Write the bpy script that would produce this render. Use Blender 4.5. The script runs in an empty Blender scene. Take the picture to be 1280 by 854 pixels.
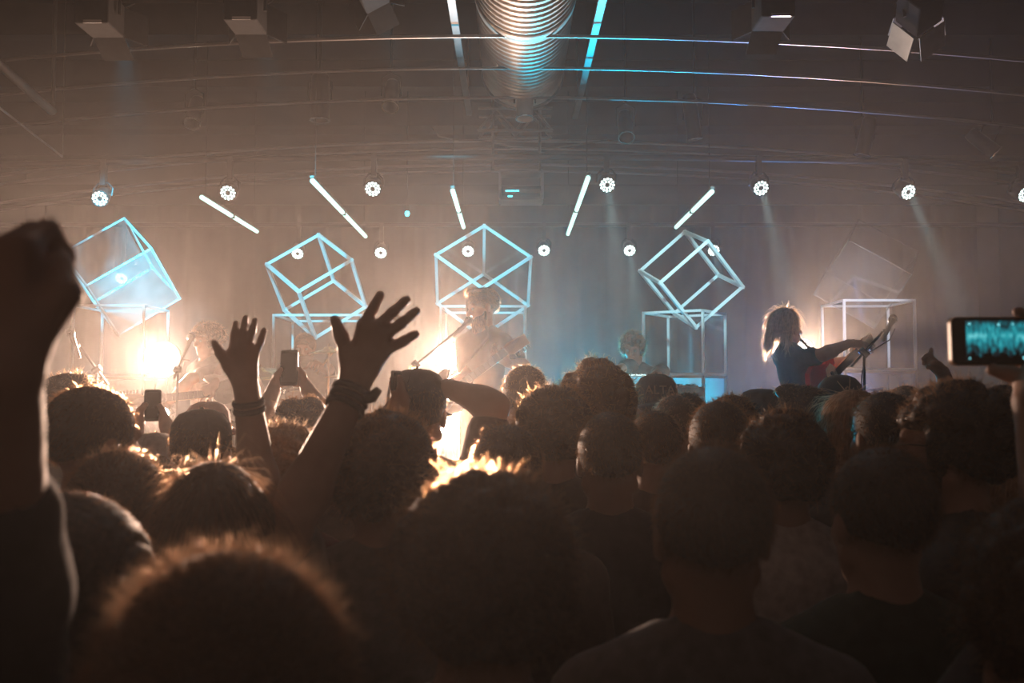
import bpy, bmesh, math, random
import numpy as np
from mathutils import Vector, Matrix

SC = bpy.context.scene
COL = SC.collection
PI = math.pi
rnd = random.Random(7)

# ------------------------------------------------------------------ camera
F = 1280 * 35 / 36.0
CZ = 1.82
PITCH = math.atan(60 / F)
cam_d = bpy.data.cameras.new('camera')
cam = bpy.data.objects.new('camera', cam_d)
COL.objects.link(cam)
cam.location = (0, 0, CZ)
cam.rotation_euler = (PI / 2 + PITCH, 0, 0)
cam_d.lens = 35
cam_d.sensor_width = 36
cam_d.clip_start = 0.02
cam_d.dof.use_dof = True
cam_d.dof.focus_distance = 5.5
cam_d.dof.aperture_fstop = 5.0
SC.camera = cam

# ------------------------------------------------------------------ world, exposure
W = bpy.data.worlds.new('world')
SC.world = W
W.use_nodes = True
bgn = W.node_tree.nodes['Background']
bgn.inputs[0].default_value = (0, 0, 0, 1)
bgn.inputs[1].default_value = 0.0
SC.view_settings.view_transform = 'Standard'
SC.view_settings.look = 'None'
SC.view_settings.gamma = 1
SC.view_settings.exposure = 0.0
SC.view_settings.use_curve_mapping = False
SC.cycles.use_denoising = True
SC.cycles.volume_bounces = 1
SC.cycles.max_bounces = 6
SC.cycles.diffuse_bounces = 3
SC.cycles.glossy_bounces = 3
SC.cycles.transparent_max_bounces = 16
SC.cycles.sample_clamp_indirect = 4
SC.cycles.caustics_reflective = False
SC.cycles.caustics_refractive = False


def P(px, py, D):
    """World point seen at photograph pixel (px, py), D metres in front of the camera along +Y."""
    u, v = (px - 640) / F, (427 - py) / F
    d = Vector((u, math.cos(PITCH) - v * math.sin(PITCH), math.sin(PITCH) + v * math.cos(PITCH)))
    return Vector((0, 0, CZ)) + d * (D / d.y)


# ------------------------------------------------------------------ materials
def nodes(name):
    m = bpy.data.materials.new(name)
    m.use_nodes = True
    nt = m.node_tree
    b = nt.nodes['Principled BSDF']
    return m, nt, b


def mat(name, col, rough=0.7, metal=0.0, var=0.15, scale=12.0, bump=0.0, spec=0.5, trans=0.0, sheen=0.0):
    """Procedural principled material: noise varies the colour, optional bump and a translucent share."""
    m, nt, b = nodes(name)
    N, L = nt.nodes, nt.links
    tc = N.new('ShaderNodeTexCoord')
    nz = N.new('ShaderNodeTexNoise')
    nz.inputs['Scale'].default_value = scale
    nz.inputs['Detail'].default_value = 3
    L.new(tc.outputs['Object'], nz.inputs['Vector'])
    rp = N.new('ShaderNodeValToRGB')
    lo = [max(0, c * (1 - var)) for c in col]
    hi = [min(1, c * (1 + var)) for c in col]
    rp.color_ramp.elements[0].position = 0.3
    rp.color_ramp.elements[1].position = 0.7
    rp.color_ramp.elements[0].color = (*lo, 1)
    rp.color_ramp.elements[1].color = (*hi, 1)
    L.new(nz.outputs['Fac'], rp.inputs['Fac'])
    L.new(rp.outputs['Color'], b.inputs['Base Color'])
    b.inputs['Roughness'].default_value = rough
    b.inputs['Metallic'].default_value = metal
    b.inputs['Specular IOR Level'].default_value = spec
    if sheen:
        b.inputs['Sheen Weight'].default_value = sheen
    if bump:
        bp = N.new('ShaderNodeBump')
        bp.inputs['Strength'].default_value = bump
        bp.inputs['Distance'].default_value = 0.01
        L.new(nz.outputs['Fac'], bp.inputs['Height'])
        L.new(bp.outputs['Normal'], b.inputs['Normal'])
    if trans:
        out = N['Material Output']
        mx = N.new('ShaderNodeMixShader')
        tl = N.new('ShaderNodeBsdfTranslucent')
        mx.inputs[0].default_value = trans
        L.new(rp.outputs['Color'], tl.inputs['Color'])
        L.new(b.outputs[0], mx.inputs[1])
        L.new(tl.outputs[0], mx.inputs[2])
        L.new(mx.outputs[0], out.inputs['Surface'])
    return m


def emit(name, col, strength, sample=False):
    m, nt, b = nodes(name)
    b.inputs['Base Color'].default_value = (*[c * 0.5 for c in col], 1)
    b.inputs['Emission Color'].default_value = (*col, 1)
    b.inputs['Emission Strength'].default_value = strength
    if not sample:
        m.cycles.emission_sampling = 'NONE'
    return m


def film(name, col, clear, rough=0.08, diff=0.3, scale=3.0):
    """Thin clear sheet: lets most light through, the rest shines off it or is scattered."""
    m, nt, b = nodes(name)
    N, L = nt.nodes, nt.links
    N.remove(b)
    out = N['Material Output']
    tr = N.new('ShaderNodeBsdfTransparent')
    gl = N.new('ShaderNodeBsdfGlossy')
    gl.inputs['Roughness'].default_value = rough
    gl.inputs['Color'].default_value = (*col, 1)
    df = N.new('ShaderNodeBsdfTranslucent')
    df.inputs['Color'].default_value = (*col, 1)
    d2 = N.new('ShaderNodeBsdfDiffuse')
    d2.inputs['Color'].default_value = (*col, 1)
    m1 = N.new('ShaderNodeMixShader'); m1.inputs[0].default_value = 0.5
    L.new(df.outputs[0], m1.inputs[1]); L.new(d2.outputs[0], m1.inputs[2])
    m2 = N.new('ShaderNodeMixShader'); m2.inputs[0].default_value = diff
    L.new(gl.outputs[0], m2.inputs[1]); L.new(m1.outputs[0], m2.inputs[2])
    tc = N.new('ShaderNodeTexCoord')
    nz = N.new('ShaderNodeTexNoise'); nz.inputs['Scale'].default_value = scale
    L.new(tc.outputs['Object'], nz.inputs['Vector'])
    mr = N.new('ShaderNodeMapRange')
    mr.inputs['From Min'].default_value = 0.35; mr.inputs['From Max'].default_value = 0.65
    mr.inputs['To Min'].default_value = max(0, clear - 0.12); mr.inputs['To Max'].default_value = min(1, clear + 0.12)
    L.new(nz.outputs['Fac'], mr.inputs['Value'])
    m3 = N.new('ShaderNodeMixShader')
    L.new(mr.outputs[0], m3.inputs[0])
    L.new(m2.outputs[0], m3.inputs[1]); L.new(tr.outputs[0], m3.inputs[2])
    L.new(m3.outputs[0], out.inputs['Surface'])
    return m


M = {}
M['floor'] = mat('floor_concrete', (0.05, 0.045, 0.042), 0.6, bump=0.2)
M['wall'] = mat('wall_paint', (0.10, 0.09, 0.085), 0.85, scale=2)
M['curtain'] = mat('back_curtain', (0.045, 0.042, 0.043), 0.9, scale=5)
M['ceil'] = mat('ceiling_board', (0.04, 0.036, 0.036), 0.85, scale=3)
M['beam'] = mat('ceiling_steel', (0.03, 0.028, 0.028), 0.7, scale=6)
M['pipe'] = mat('bare_pipe', (0.26, 0.24, 0.23), 0.42, 0.8, scale=4)
M['galv'] = mat('galvanised_sheet', (0.62, 0.56, 0.50), 0.36, 0.6, var=0.22, scale=3)
M['black'] = mat('black_metal', (0.018, 0.017, 0.017), 0.5, scale=20)
M['dark'] = mat('dark_plastic', (0.03, 0.028, 0.027), 0.55, scale=20)
M['matte'] = mat('matte_black_metal', (0.02, 0.019, 0.019), 0.92, scale=20, spec=0.05)
M['chrome'] = mat('bright_metal', (0.75, 0.72, 0.68), 0.2, 1.0, scale=8)
M['bright_can'] = mat('polished_can', (0.85, 0.80, 0.74), 0.25, 0.35, scale=8)
M['stage'] = mat('stage_board', (0.03, 0.028, 0.027), 0.6, scale=8)
M['white'] = mat('white_tube', (0.82, 0.86, 0.88), 0.4, scale=6, var=0.06)
M['duct_frame'] = mat('grey_steel', (0.16, 0.15, 0.145), 0.5, 0.5, scale=6)
M['tealbox'] = mat('vent_sheet_steel', (0.22, 0.22, 0.22), 0.5, 0.3, scale=6)
M['film'] = film('clear_film', (0.85, 0.95, 1.0), 0.86, 0.12, 0.35)
M['cyanfilm'] = film('frosted_film', (0.88, 0.92, 0.94), 0.50, 0.16, 0.8)
M['bluefilm'] = film('thin_frosted_film', (0.88, 0.92, 0.94), 0.78, 0.14, 0.7)
M['fogfilm'] = film('hazy_film', (0.86, 0.87, 0.88), 0.70, 0.15, 0.5)
M['plinth'] = film('plinth_sheet', (0.84, 0.85, 0.87), 0.45, 0.08, 0.45)
M['led'] = emit('led_white', (0.80, 1.0, 0.95), 3.5)
M['ledblue'] = emit('led_cyan', (0.05, 0.75, 0.95), 6)
M['tube'] = emit('tube_light', (0.62, 1.0, 0.90), 1.35)
M['lamp'] = emit('warm_lamp', (1.0, 0.86, 0.66), 60)


# ------------------------------------------------------------------ mesh tools
class MB:
    def __init__(s):
        s.v, s.f = [], []

    def add(s, vs, fs):
        o = len(s.v)
        s.v += [tuple(v) for v in vs]
        s.f += [tuple(i + o for i in f) for f in fs]
        return s

    def box(s, c, h, R=None):
        c = Vector(c)
        vs = []
        for x in (-1, 1):
            for y in (-1, 1):
                for z in (-1, 1):
                    p = Vector((x * h[0], y * h[1], z * h[2]))
                    vs.append(c + (R @ p if R else p))
        return s.add(vs, [(0, 1, 3, 2), (4, 6, 7, 5), (0, 4, 5, 1), (2, 3, 7, 6), (0, 2, 6, 4), (1, 5, 7, 3)])

    def tube(s, pts, r, n=8, cap=True):
        pts = [Vector(p) for p in pts]
        rs = r if isinstance(r, (list, tuple)) else [r] * len(pts)
        vs, fs = [], []
        t0 = (pts[1] - pts[0]).normalized()
        a = Vector((0, 0, 1)) if abs(t0.z) < 0.9 else Vector((1, 0, 0))
        u = t0.cross(a).normalized()
        for i, p in enumerate(pts):
            t = (pts[min(i + 1, len(pts) - 1)] - pts[max(i - 1, 0)]).normalized()
            u = (u - t * u.dot(t)).normalized()
            w = t.cross(u)
            for k in range(n):
                an = 2 * PI * k / n
                vs.append(p + (u * math.cos(an) + w * math.sin(an)) * rs[i])
        for i in range(len(pts) - 1):
            for k in range(n):
                k2 = (k + 1) % n
                fs.append((i * n + k, i * n + k2, (i + 1) * n + k2, (i + 1) * n + k))
        if cap:
            fs.append(tuple(range(n - 1, -1, -1)))
            fs.append(tuple((len(pts) - 1) * n + k for k in range(n)))
        return s.add(vs, fs)

    def lathe(s, prof, n=24, c=(0, 0, 0), R=None, close=False):
        """prof: list of (radius, height) turned round local Z."""
        c = Vector(c)
        vs, fs = [], []
        for (r, z) in prof:
            for k in range(n):
                an = 2 * PI * k / n
                p = Vector((r * math.cos(an), r * math.sin(an), z))
                vs.append(c + (R @ p if R else p))
        for i in range(len(prof) - 1):
            for k in range(n):
                k2 = (k + 1) % n
                fs.append((i * n + k, i * n + k2, (i + 1) * n + k2, (i + 1) * n + k))
        if close:
            fs.append(tuple(range(n - 1, -1, -1)))
            fs.append(tuple((len(prof) - 1) * n + k for k in range(n)))
        return s.add(vs, fs)

    def ball(s, c, r, n=12, m=8, R=None):
        c = Vector(c)
        r = r if isinstance(r, (list, tuple)) else (r, r, r)
        vs, fs = [], []
        for j in range(m + 1):
            th = PI * j / m
            for k in range(n):
                an = 2 * PI * k / n
                p = Vector((r[0] * math.sin(th) * math.cos(an), r[1] * math.sin(th) * math.sin(an), r[2] * math.cos(th)))
                vs.append(c + (R @ p if R else p))
        for j in range(m):
            for k in range(n):
                k2 = (k + 1) % n
                fs.append((j * n + k, (j + 1) * n + k, (j + 1) * n + k2, j * n + k2))
        return s.add(vs, fs)

    def disc(s, c, r, R=None, n=16):
        c = Vector(c)
        vs = [c + ((R @ Vector((r * math.cos(2 * PI * k / n), r * math.sin(2 * PI * k / n), 0))) if R
                   else Vector((r * math.cos(2 * PI * k / n), r * math.sin(2 * PI * k / n), 0))) for k in range(n)]
        return s.add(vs, [tuple(range(n))])

    def prism(s, outline, y0, y1, c=(0, 0, 0), R=None):
        """outline in local XZ, pushed from y0 to y1."""
        c = Vector(c)
        n = len(outline)
        vs = [Vector((x, y0, z)) for x, z in outline] + [Vector((x, y1, z)) for x, z in outline]
        vs = [c + (R @ v if R else v) for v in vs]
        fs = [tuple(range(n)), tuple(range(2 * n - 1, n - 1, -1))]
        fs += [(k, n + k, n + (k + 1) % n, (k + 1) % n) for k in range(n)]
        return s.add(vs, fs)

    def mesh(s, name, smooth=False):
        me = bpy.data.meshes.new(name)
        me.from_pydata(s.v, [], s.f)
        me.update()
        if smooth:
            me.polygons.foreach_set('use_smooth', [True] * len(me.polygons))
        return me

    def build(s, name, m, parent=None, smooth=False, bevel=0.0):
        return obj(name, s.mesh(name, smooth), m, parent, bevel)


def obj(name, me, m, parent=None, bevel=0.0):
    o = bpy.data.objects.new(name, me)
    COL.objects.link(o)
    if m is not None:
        if len(me.materials) == 0:
            me.materials.append(m)
        if me.materials[0] != m:
            o.material_slots[0].link = 'OBJECT'
            o.material_slots[0].material = m
    if parent is not None:
        o.parent = parent
    if bevel:
        b = o.modifiers.new('bevel', 'BEVEL')
        b.width = bevel
        b.segments = 2
        b.limit_method = 'ANGLE'
    return o


def tag(o, label, cat, group=None, kind=None):
    if label:
        o['label'] = label
    if cat:
        o['category'] = cat
    if group:
        o['group'] = group
    if kind:
        o['kind'] = kind
    return o


def thing(name, label, cat, loc=(0, 0, 0), rz=0.0, group=None):
    o = bpy.data.objects.new(name, None)
    COL.objects.link(o)
    o.empty_display_size = 0.1
    o.location = loc
    o.rotation_euler = (0, 0, rz)
    return tag(o, label, cat, group)


def struct(name, mb, m, smooth=False):
    o = mb.build(name, m, None, smooth)
    o['kind'] = 'structure'
    return o


def copy_tree(o, parent=None):
    c = o.copy()
    COL.objects.link(c)
    c.parent = parent
    for ch in list(o.children):
        copy_tree(ch, c)
    return c


def aim(d, up=(0, 0, 1)):
    """Rotation whose local +Z points along d."""
    return Vector(d).normalized().to_track_quat('Z', 'Y').to_matrix()


def spot(name, loc, d, power, col, angle, blend=0.5, size=0.03, parent=None):
    l = bpy.data.lights.new(name, 'SPOT')
    l.energy = power
    l.color = col
    l.spot_size = angle
    l.spot_blend = blend
    l.shadow_soft_size = size
    o = bpy.data.objects.new(name, l)
    COL.objects.link(o)
    o.location = loc
    o.rotation_euler = Vector(d).to_track_quat('-Z', 'Y').to_euler()
    if parent is not None:
        o.parent = parent
    return o


# ------------------------------------------------------------------ the room
XW, YB, ZC = 6.2, 12.6, 4.75
struct('floor', MB().box((0, 4.8, -0.05), (XW, 8.0, 0.05)), M['floor'])
struct('wall_back', MB().box((0, YB + 0.1, ZC / 2), (XW, 0.1, ZC / 2)), M['wall'])
struct('wall_front', MB().box((0, -3.3, ZC / 2), (XW, 0.1, ZC / 2)), M['wall'])
struct('wall_left', MB().box((-XW - 0.1, 4.8, ZC / 2), (0.1, 8.0, ZC / 2)), M['wall'])
struct('wall_right', MB().box((XW + 0.1, 4.8, ZC / 2), (0.1, 8.0, ZC / 2)), M['wall'])
struct('ceiling', MB().box((0, 4.8, ZC + 0.05), (XW, 8.0, 0.05)), M['ceil'])
# haze that drifts over stage and crowd
hz_prof = [(-2.8, 0.01), (12.55, 0.01), (12.55, ZC - 0.01), (5.3, ZC - 0.01), (3.0, 2.42), (-2.8, 2.15)]     # shaped low over the crowd so the ceiling looks darker, high over the stage
hz = MB().add([(-XW + 0.02, y_, z_) for y_, z_ in hz_prof] + [(XW - 0.02, y_, z_) for y_, z_ in hz_prof],
              [(0, 1, 2, 3, 4, 5), (11, 10, 9, 8, 7, 6)] + [(k, 6 + k, 6 + (k + 1) % 6, (k + 1) % 6) for k in range(6)]).build('haze', None)
bm_ = bmesh.new(); bm_.from_mesh(hz.data); bmesh.ops.recalc_face_normals(bm_, faces=bm_.faces); bm_.to_mesh(hz.data); bm_.free()
tag(hz, 'thin smoky haze drifting over the stage and the crowd', 'haze', None, 'stuff')
hm = bpy.data.materials.new('stage_haze')
hm.use_nodes = True
hn = hm.node_tree.nodes
hn.remove(hn['Principled BSDF'])
vs_ = hn.new('ShaderNodeVolumeScatter')
vs_.inputs['Color'].default_value = (1, 0.96, 0.93, 1)
vs_.inputs['Density'].default_value = HAZE = 0.0080
vs_.inputs['Anisotropy'].default_value = 0.62
hm.node_tree.links.new(vs_.outputs[0], hn['Material Output'].inputs['Volume'])
hz.data.materials.append(hm)

# ------------------------------------------------------------------ ceiling: beams, pipes, duct
for i, y in enumerate((3.6, 4.9, 6.2, 7.5, 8.8, 10.1, 11.4)):
    o = struct('ceiling_beam', MB().box((0, y, ZC - 0.12), (XW, 0.07, 0.12)), M['beam'])
# stage curtain folds on the back wall
cu = MB()
n = 180
vs, fs = [], []
for k in range(n + 1):
    x = -5.9 + 11.8 * k / n
    y = YB - 0.12 - 0.06 * math.sin(k * 0.9) - 0.02 * math.sin(k * 2.3)
    vs += [(x, y, 0.72), (x, y, 4.35)]
for k in range(n):
    fs.append((2 * k, 2 * k + 2, 2 * k + 3, 2 * k + 1))
cu.add(vs, fs)
o = cu.build('stage_curtain', M['curtain'], smooth=True)
tag(o, 'dark pleated curtain hung across the back of the stage', 'curtain')
so = o.modifiers.new('thick', 'SOLIDIFY'); so.thickness = 0.02

# arched pipes that span the hall
ARCH = 0.016
def arched_pipe(name, y0, z0, r, label, xr=6.15, group=None, m='pipe', arch=ARCH):
    pts = [(x, y0, z0 - arch * x * x) for x in np.linspace(-xr, xr, 33)]
    o = MB().tube(pts, r, 8).build(name, M[m], smooth=True)
    return tag(o, label, 'pipe', group)

PIPES = []
for i, (py, D, r, lab) in enumerate([
        (45, 5.8, 0.011, 'thin arched steel pipe crossing under the ribbed silver duct, first over the crowd'),
        (85, 6.4, 0.010, 'thin arched steel pipe crossing under the duct, second over the crowd'),
        (122, 7.0, 0.011, 'thin arched steel pipe beneath the open end of the silver duct'),
        (176, 8.2, 0.014, 'arched steel pipe passing below the small hanging truss'),
        (186, 8.5, 0.012, 'slim arched pipe just behind the pipe below the small truss'),
        (206, 9.1, 0.014, 'arched pipe level with the top of the open vent box'),
        (214, 9.35, 0.012, 'slim arched pipe crossing in front of the open vent box')]):
    p = P(650, py, D)
    PIPES.append(arched_pipe('ceiling_pipe', D, p.z, r, lab, group='arched pipes under the ceiling'))

def pipe_z(i, x):
    c = PIPES[i]
    return c['z0'] - ARCH * x * x
for o, (py, D) in zip(PIPES, [(45, 5.8), (85, 6.4), (122, 7.0), (176, 8.2), (186, 8.5), (206, 9.1), (214, 9.35)]):
    o['z0'] = P(650, py, D).z

# round ventilation duct, ribbed
dz = P(654, 137, 7.25).z + 0.30
duct = thing('ventilation_duct', 'big round ribbed galvanised air duct running under the ceiling', 'duct', (0.08, 7.25, dz))
RY = Matrix.Rotation(PI / 2, 3, 'X')      # local z -> -y
def duct_profile(l0, l1, r):
    pr, z = [], l0
    while z < l1 - 1e-6:
        pr += [(r, z), (r, z + 0.052), (r + 0.011, z + 0.056), (r + 0.011, z + 0.068), (r, z + 0.072)]
        z += 0.075
    return pr
for k in range(4):
    MB().lathe(duct_profile(k * 1.5, k * 1.5 + 1.44, 0.29), 40, R=RY).build('duct_section', M['galv'], duct, smooth=True)
    MB().lathe([(0.285, k * 1.5 + 1.42), (0.305, k * 1.5 + 1.43), (0.305, k * 1.5 + 1.52), (0.285, k * 1.5 + 1.53)], 40, R=RY).build('collar', M['galv'], duct, smooth=True)
MB().lathe([(0.27, 0.03), (0.30, -0.02), (0.31, -0.02), (0.31, 0.04), (0.29, 0.05)], 40, R=RY).build('end_ring', M['duct_frame'], duct, smooth=True)
MB().lathe([(0.001, 0.12), (0.285, 0.12)], 32, R=RY).build('inner_grille', M['black'], duct)
for k, yy in enumerate((-0.35, -1.8, -3.3)):
    for sx in (-0.29, 0.29):
        MB().tube([(sx, yy, 0.0), (sx, yy, ZC - dz)], 0.006, 6).build('hanger_rod', M['pipe'], duct)
# long bars on both sides of the duct
for x, y1, lab in ((-0.335, 7.7, 'long pale steel bar beside the duct over the bearded singer'),
                   (0.50, 7.8, 'long pale steel bar beside the duct over the keyboard player')):
    z = P(654, 130, 7.25).z + 0.05
    t = thing('steel_bar', lab, 'bar', (x, 0, z))
    MB().box((0, 4.6, 0), (0.022, y1 - 4.6, 0.012)).build('rail', M['duct_frame'], t)
    for yy in (3.0, 5.4, 7.5):
        MB().tube([(0, yy, 0), (0, yy, ZC - z)], 0.007, 6).build('hanger_rod', M['pipe'], t)

# small truss behind the duct end, open vent box under it
t = thing('lighting_truss', 'small dark lattice truss hanging behind the open end of the duct', 'truss', (0, 8.05, 0))
a, b = P(598, 141, 8.05), P(690, 168, 8.05)
for z in (a.z, b.z):
    for dy in (-0.12, 0.12):
        MB().tube([(a.x, dy, z), (b.x, dy, z)], 0.014, 8).build('chord', M['duct_frame'], t)
for k in range(4):
    x0 = a.x + (b.x - a.x) * k / 4
    x1 = a.x + (b.x - a.x) * (k + 1) / 4
    za, zb = (a.z, b.z) if k % 2 else (b.z, a.z)
    for dy in (-0.12, 0.12):
        MB().tube([(x0, dy, za), (x1, dy, zb)], 0.010, 6).build('lattice_brace', M['duct_frame'], t)
for x in (a.x + 0.12, b.x - 0.1):
    MB().tube([(x, 0, b.z - 0.3), (x, 0, ZC)], 0.012, 8).build('hanger_rod', M['duct_frame'], t)
    for dy in (-0.06, 0.06):
        MB().box((x, dy, a.z), (0.012, 0.07, 0.012)).build('clamp', M['duct_frame'], t)

a, b = P(625, 213, 8.9), P(678, 248, 8.9)
cx, cz = (a.x + b.x) / 2, (a.z + b.z) / 2
hw, hh = (b.x - a.x) / 2, (a.z - b.z) / 2
t = thing('vent_box', 'open vent box hanging from the ceiling on dark sides', 'vent', (cx, 8.9, cz))
MB().box((0, 0.28, 0), (hw, 0.01, hh)).build('back_plate', M['tealbox'], t)
for sx in (-1, 1):
    MB().box((sx * hw, 0.14, 0), (0.012, 0.15, hh)).build('side_plate', M['tealbox'], t)
for sz in (-1, 1):
    MB().box((0, 0.14, sz * hh), (hw, 0.15, 0.012)).build('shelf', M['tealbox'], t)
MB().box((0, 0.1, -0.03), (hw, 0.10, 0.014)).build('louvre', M['black'], t)
MB().box((-0.08, 0.06, -0.045), (0.06, 0.004, 0.006)).build('indicator', M['ledblue'], t)
MB().box((-0.1, 0.06, -hh + 0.03), (0.02, 0.004, 0.006)).build('indicator', M['ledblue'], t)
MB().box((0, 0.14, (ZC - cz + hh) / 2 + 0.15), (hw + 0.02, 0.16, (ZC - cz - hh) / 2 - 0.15 + 0.14)).build('shaft', M['beam'], t)

# soffit bar at the stage front and the bar that carries the rear lamps
YF, YR = 7.6, 10.4
zf = P(640, 222, YF).z + 0.06
zr = P(640, 300, YR).z + 0.06
arched_pipe('lighting_bar', YF, zf + 0.1, 0.024, 'long black lighting bar carrying the row of big white ring lamps', m='black', arch=0.004)
arched_pipe('lighting_bar', YR, zr + 0.1, 0.024, 'black lighting bar carrying the small white ring lamps behind the cubes', m='black', arch=0.0)
pz = P(640, 256, 9.9).z
o = MB().box((0, 9.9, pz + 0.16), (XW, 0.12, 0.02)).box((0, 9.8, pz + 0.08), (XW, 0.02, 0.1)).build('stage_beam', M['beam'])
o['kind'] = 'structure'

# cables that hang along the bars
def cable(name, pts, r, lab, m='black'):
    o = MB().tube(pts, r, 6).build(name, M[m], smooth=True)
    return tag(o, lab, 'cable')
c0 = [P(540, 160, 8.15), P(548, 170, 8.15), P(575, 176, 8.15), P(600, 176, 8.15), P(640, 183, 8.15), P(680, 186, 8.15), P(720, 181, 8.15), P(760, 175, 8.15)]
cable('hanging_cable', c0, 0.007, 'loose dark cable sagging along the pipe below the small truss', 'duct_frame')
t = thing('wall_conduit', 'sloping pale pipe in the ceiling corner over the raised fist', 'pipe')
MB().tube([P(-40, 45, 5.5), P(66, 140, 6.3)], 0.028, 8).build('tube', M['duct_frame'], t, smooth=True)
MB().tube([P(66, 140, 6.3), P(66, 140, 6.3) + Vector((0, 0, ZC - P(66, 140, 6.3).z))], 0.014, 8).build('drop_rod', M['duct_frame'], t)
t = thing('wall_cable', 'thin taut cable sloping down in the ceiling corner over the raised fist', 'cable')
MB().tube([P(-40, 104, 5.4), P(78, 196, 6.8)], 0.007, 6).build('wire', M['pipe'], t)
MB().tube([P(78, 196, 6.8), P(78, 196, 6.8) + Vector((0, 0, ZC - P(78, 196, 6.8).z))], 0.005, 6).build('drop_rod', M['duct_frame'], t)

# ------------------------------------------------------------------ lamps
# ring of LEDs: can, yoke, clamp, LED ring
def led_par(p, d, label, group, r=0.068, bar_z=None, power=0.0, col=(0.55, 0.95, 1.0), ang=0.26, bd=None):
    t = thing('led_lamp', label, 'stage lamp', p, 0, group)
    R = aim(d)
    MB().lathe([(0.02, -0.16), (r * 0.8, -0.15), (r * 1.05, -0.06), (r * 1.12, 0.0), (r * 1.12, 0.012), (r * 1.0, 0.012), (r * 1.0, -0.004), (0.001, -0.004)], 20, R=R).build('housing', M['black'], t, smooth=True)
    mb = MB()
    for k in range(12):
        an = 2 * PI * k / 12
        mb.disc(R @ Vector((r * 0.80 * math.cos(an), r * 0.80 * math.sin(an), 0.006)), r * 0.165, R, 8)
    mb.build('led_ring', M['led'], t)
    mb = MB()
    for k in range(7):
        an = 2 * PI * k / 7 + 0.2
        mb.disc(R @ Vector((r * 0.45 * math.cos(an), r * 0.45 * math.sin(an), 0.006)), r * 0.15, R, 8)
    mb.build('led_ring', M['led'], t)
    pv = Vector((0, 0, 0)) - Vector(d).normalized() * 0.06
    top = Vector((0, 0.06, 0.17))
    MB().tube([pv + Vector((-r * 1.2, 0, 0)), Vector((-r * 1.2, 0.06, 0.09)), Vector((-r * .6, 0.06, 0.13)), Vector((r * .6, 0.06, 0.13)), Vector((r * 1.2, 0.06, 0.09)), pv + Vector((r * 1.2, 0, 0))], 0.008, 6).build('yoke', M['black'], t)
    zt = (bar_z - p[2]) if bar_z else 0.22
    MB().box((0, 0.06, (0.13 + zt) / 2), (0.02, 0.025, max(0.02, (zt - 0.13) / 2 + 0.02))).build('clamp', M['black'], t)
    if power:
        spot('beam_light', Vector(d).normalized() * 0.03, bd or d, power, col, ang, 0.6, 0.03, t)
    return t

G1 = 'row of big white LED ring lamps on the front lighting bar'
def fbar(x, a=0.004):
    return zf + 0.1 - a * x * x
front = [(125, 248, 'big white ring lamp on the front bar, over the tilted cyan film cube', 0, (0.1, -0.55, -0.8)),
         (285, 241, 'big white ring lamp on the front bar between the two tubes over the drummer', 0, (0.05, -0.6, -0.75)),
         (466, 236, 'big white ring lamp on the front bar, between drummer cube and singer cube', 0, (0.0, -0.6, -0.75)),
         (759, 231, 'big white ring lamp with a long pale beam beside the longest tube light', 2300, (0.06, -0.45, -0.9)),
         (951, 235, 'big white ring lamp with pale beam over the woman with the red guitar', 2600, (0.10, -0.35, -0.9)),
         (1135, 240, 'big white ring lamp over the clear box by the microphone stand', 3000, (0.22, -0.3, -0.9)),
         (1281, 243, 'big white ring lamp at the far end of the front bar above the held phone', 0, (0.2, -0.4, -0.9))]
for px, py, lab, pw, d in front:
    p = P(px, py, YF - 0.06)
    led_par(p, (d[0], -0.9, -0.5), lab, G1, 0.06, fbar(p.x), pw, bd=d)
G2 = 'row of small white LED ring lamps on the rear lighting bar'
rear = [(372, 317, 'small white ring lamp seen through the tilted frame cube over the drummer', 0),
        (476, 316, 'small white ring lamp on the rear bar just past the drummer cube', 0),
        (585, 314, 'small white ring lamp seen through the film of the cube over the singer', 0),
        (680, 313, 'small white ring lamp on the rear bar beside the singer cube, faint beam', 900),
        (787, 313, 'small white ring lamp with pale beam over the keyboard player', 1600),
        (892, 313, 'small white ring lamp on the rear bar behind the tilted cube over the clear box', 1000),
        (152, 348, 'small white ring lamp half hidden by the cyan film cube', 0)]
for px, py, lab, pw in rear:
    p = P(px, py, YR - 0.06)
    led_par(p, (0.02, -0.85, -0.5), lab, G2, 0.062, zr + 0.1, pw, ang=0.24, bd=(0.02, -0.6, -0.8))

# tube lights hung level, running towards the back wall
for (x, y0, y1, lab) in ((-2.38, 7.55, 9.25, 'short white tube light farthest along, over the bass player on the lamp side'),
                         (-1.41, 6.95, 9.55, 'long white tube light over the bearded drummer'),
                         (-0.44, 7.3, 9.0, 'short white tube light over the singer'),
                         (0.53, 6.85, 9.4, 'long white tube light beside the lamp with the long beam'),
                         (1.49, 7.33, 9.0, 'short white tube light over the upright clear box')):
    z = P(640, 228, 7.02).z
    t = thing('tube_light', lab, 'tube light', (x, y0, z), 0, 'white tube lights hung over the stage')
    L_ = y1 - y0
    for k in range(2):
        MB().tube([(0, k * L_ / 2 + 0.02, 0), (0, (k + 1) * L_ / 2 - 0.02, 0)], 0.018, 10).build('tube', M['tube'], t, smooth=True)
    MB().box((0, L_ / 2, 0.004), (0.02, 0.02, 0.022)).build('connector', M['black'], t)
    MB().box((0, L_ / 2, 0.026), (0.014, L_ / 2, 0.008)).build('back_channel', M['black'], t)
    for yy in (0.12, L_ - 0.12):
        MB().tube([(0, yy, 0.03), (0, yy, ZC - z)], 0.003, 6).build('hanging_wire', M['black'], t)

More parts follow.
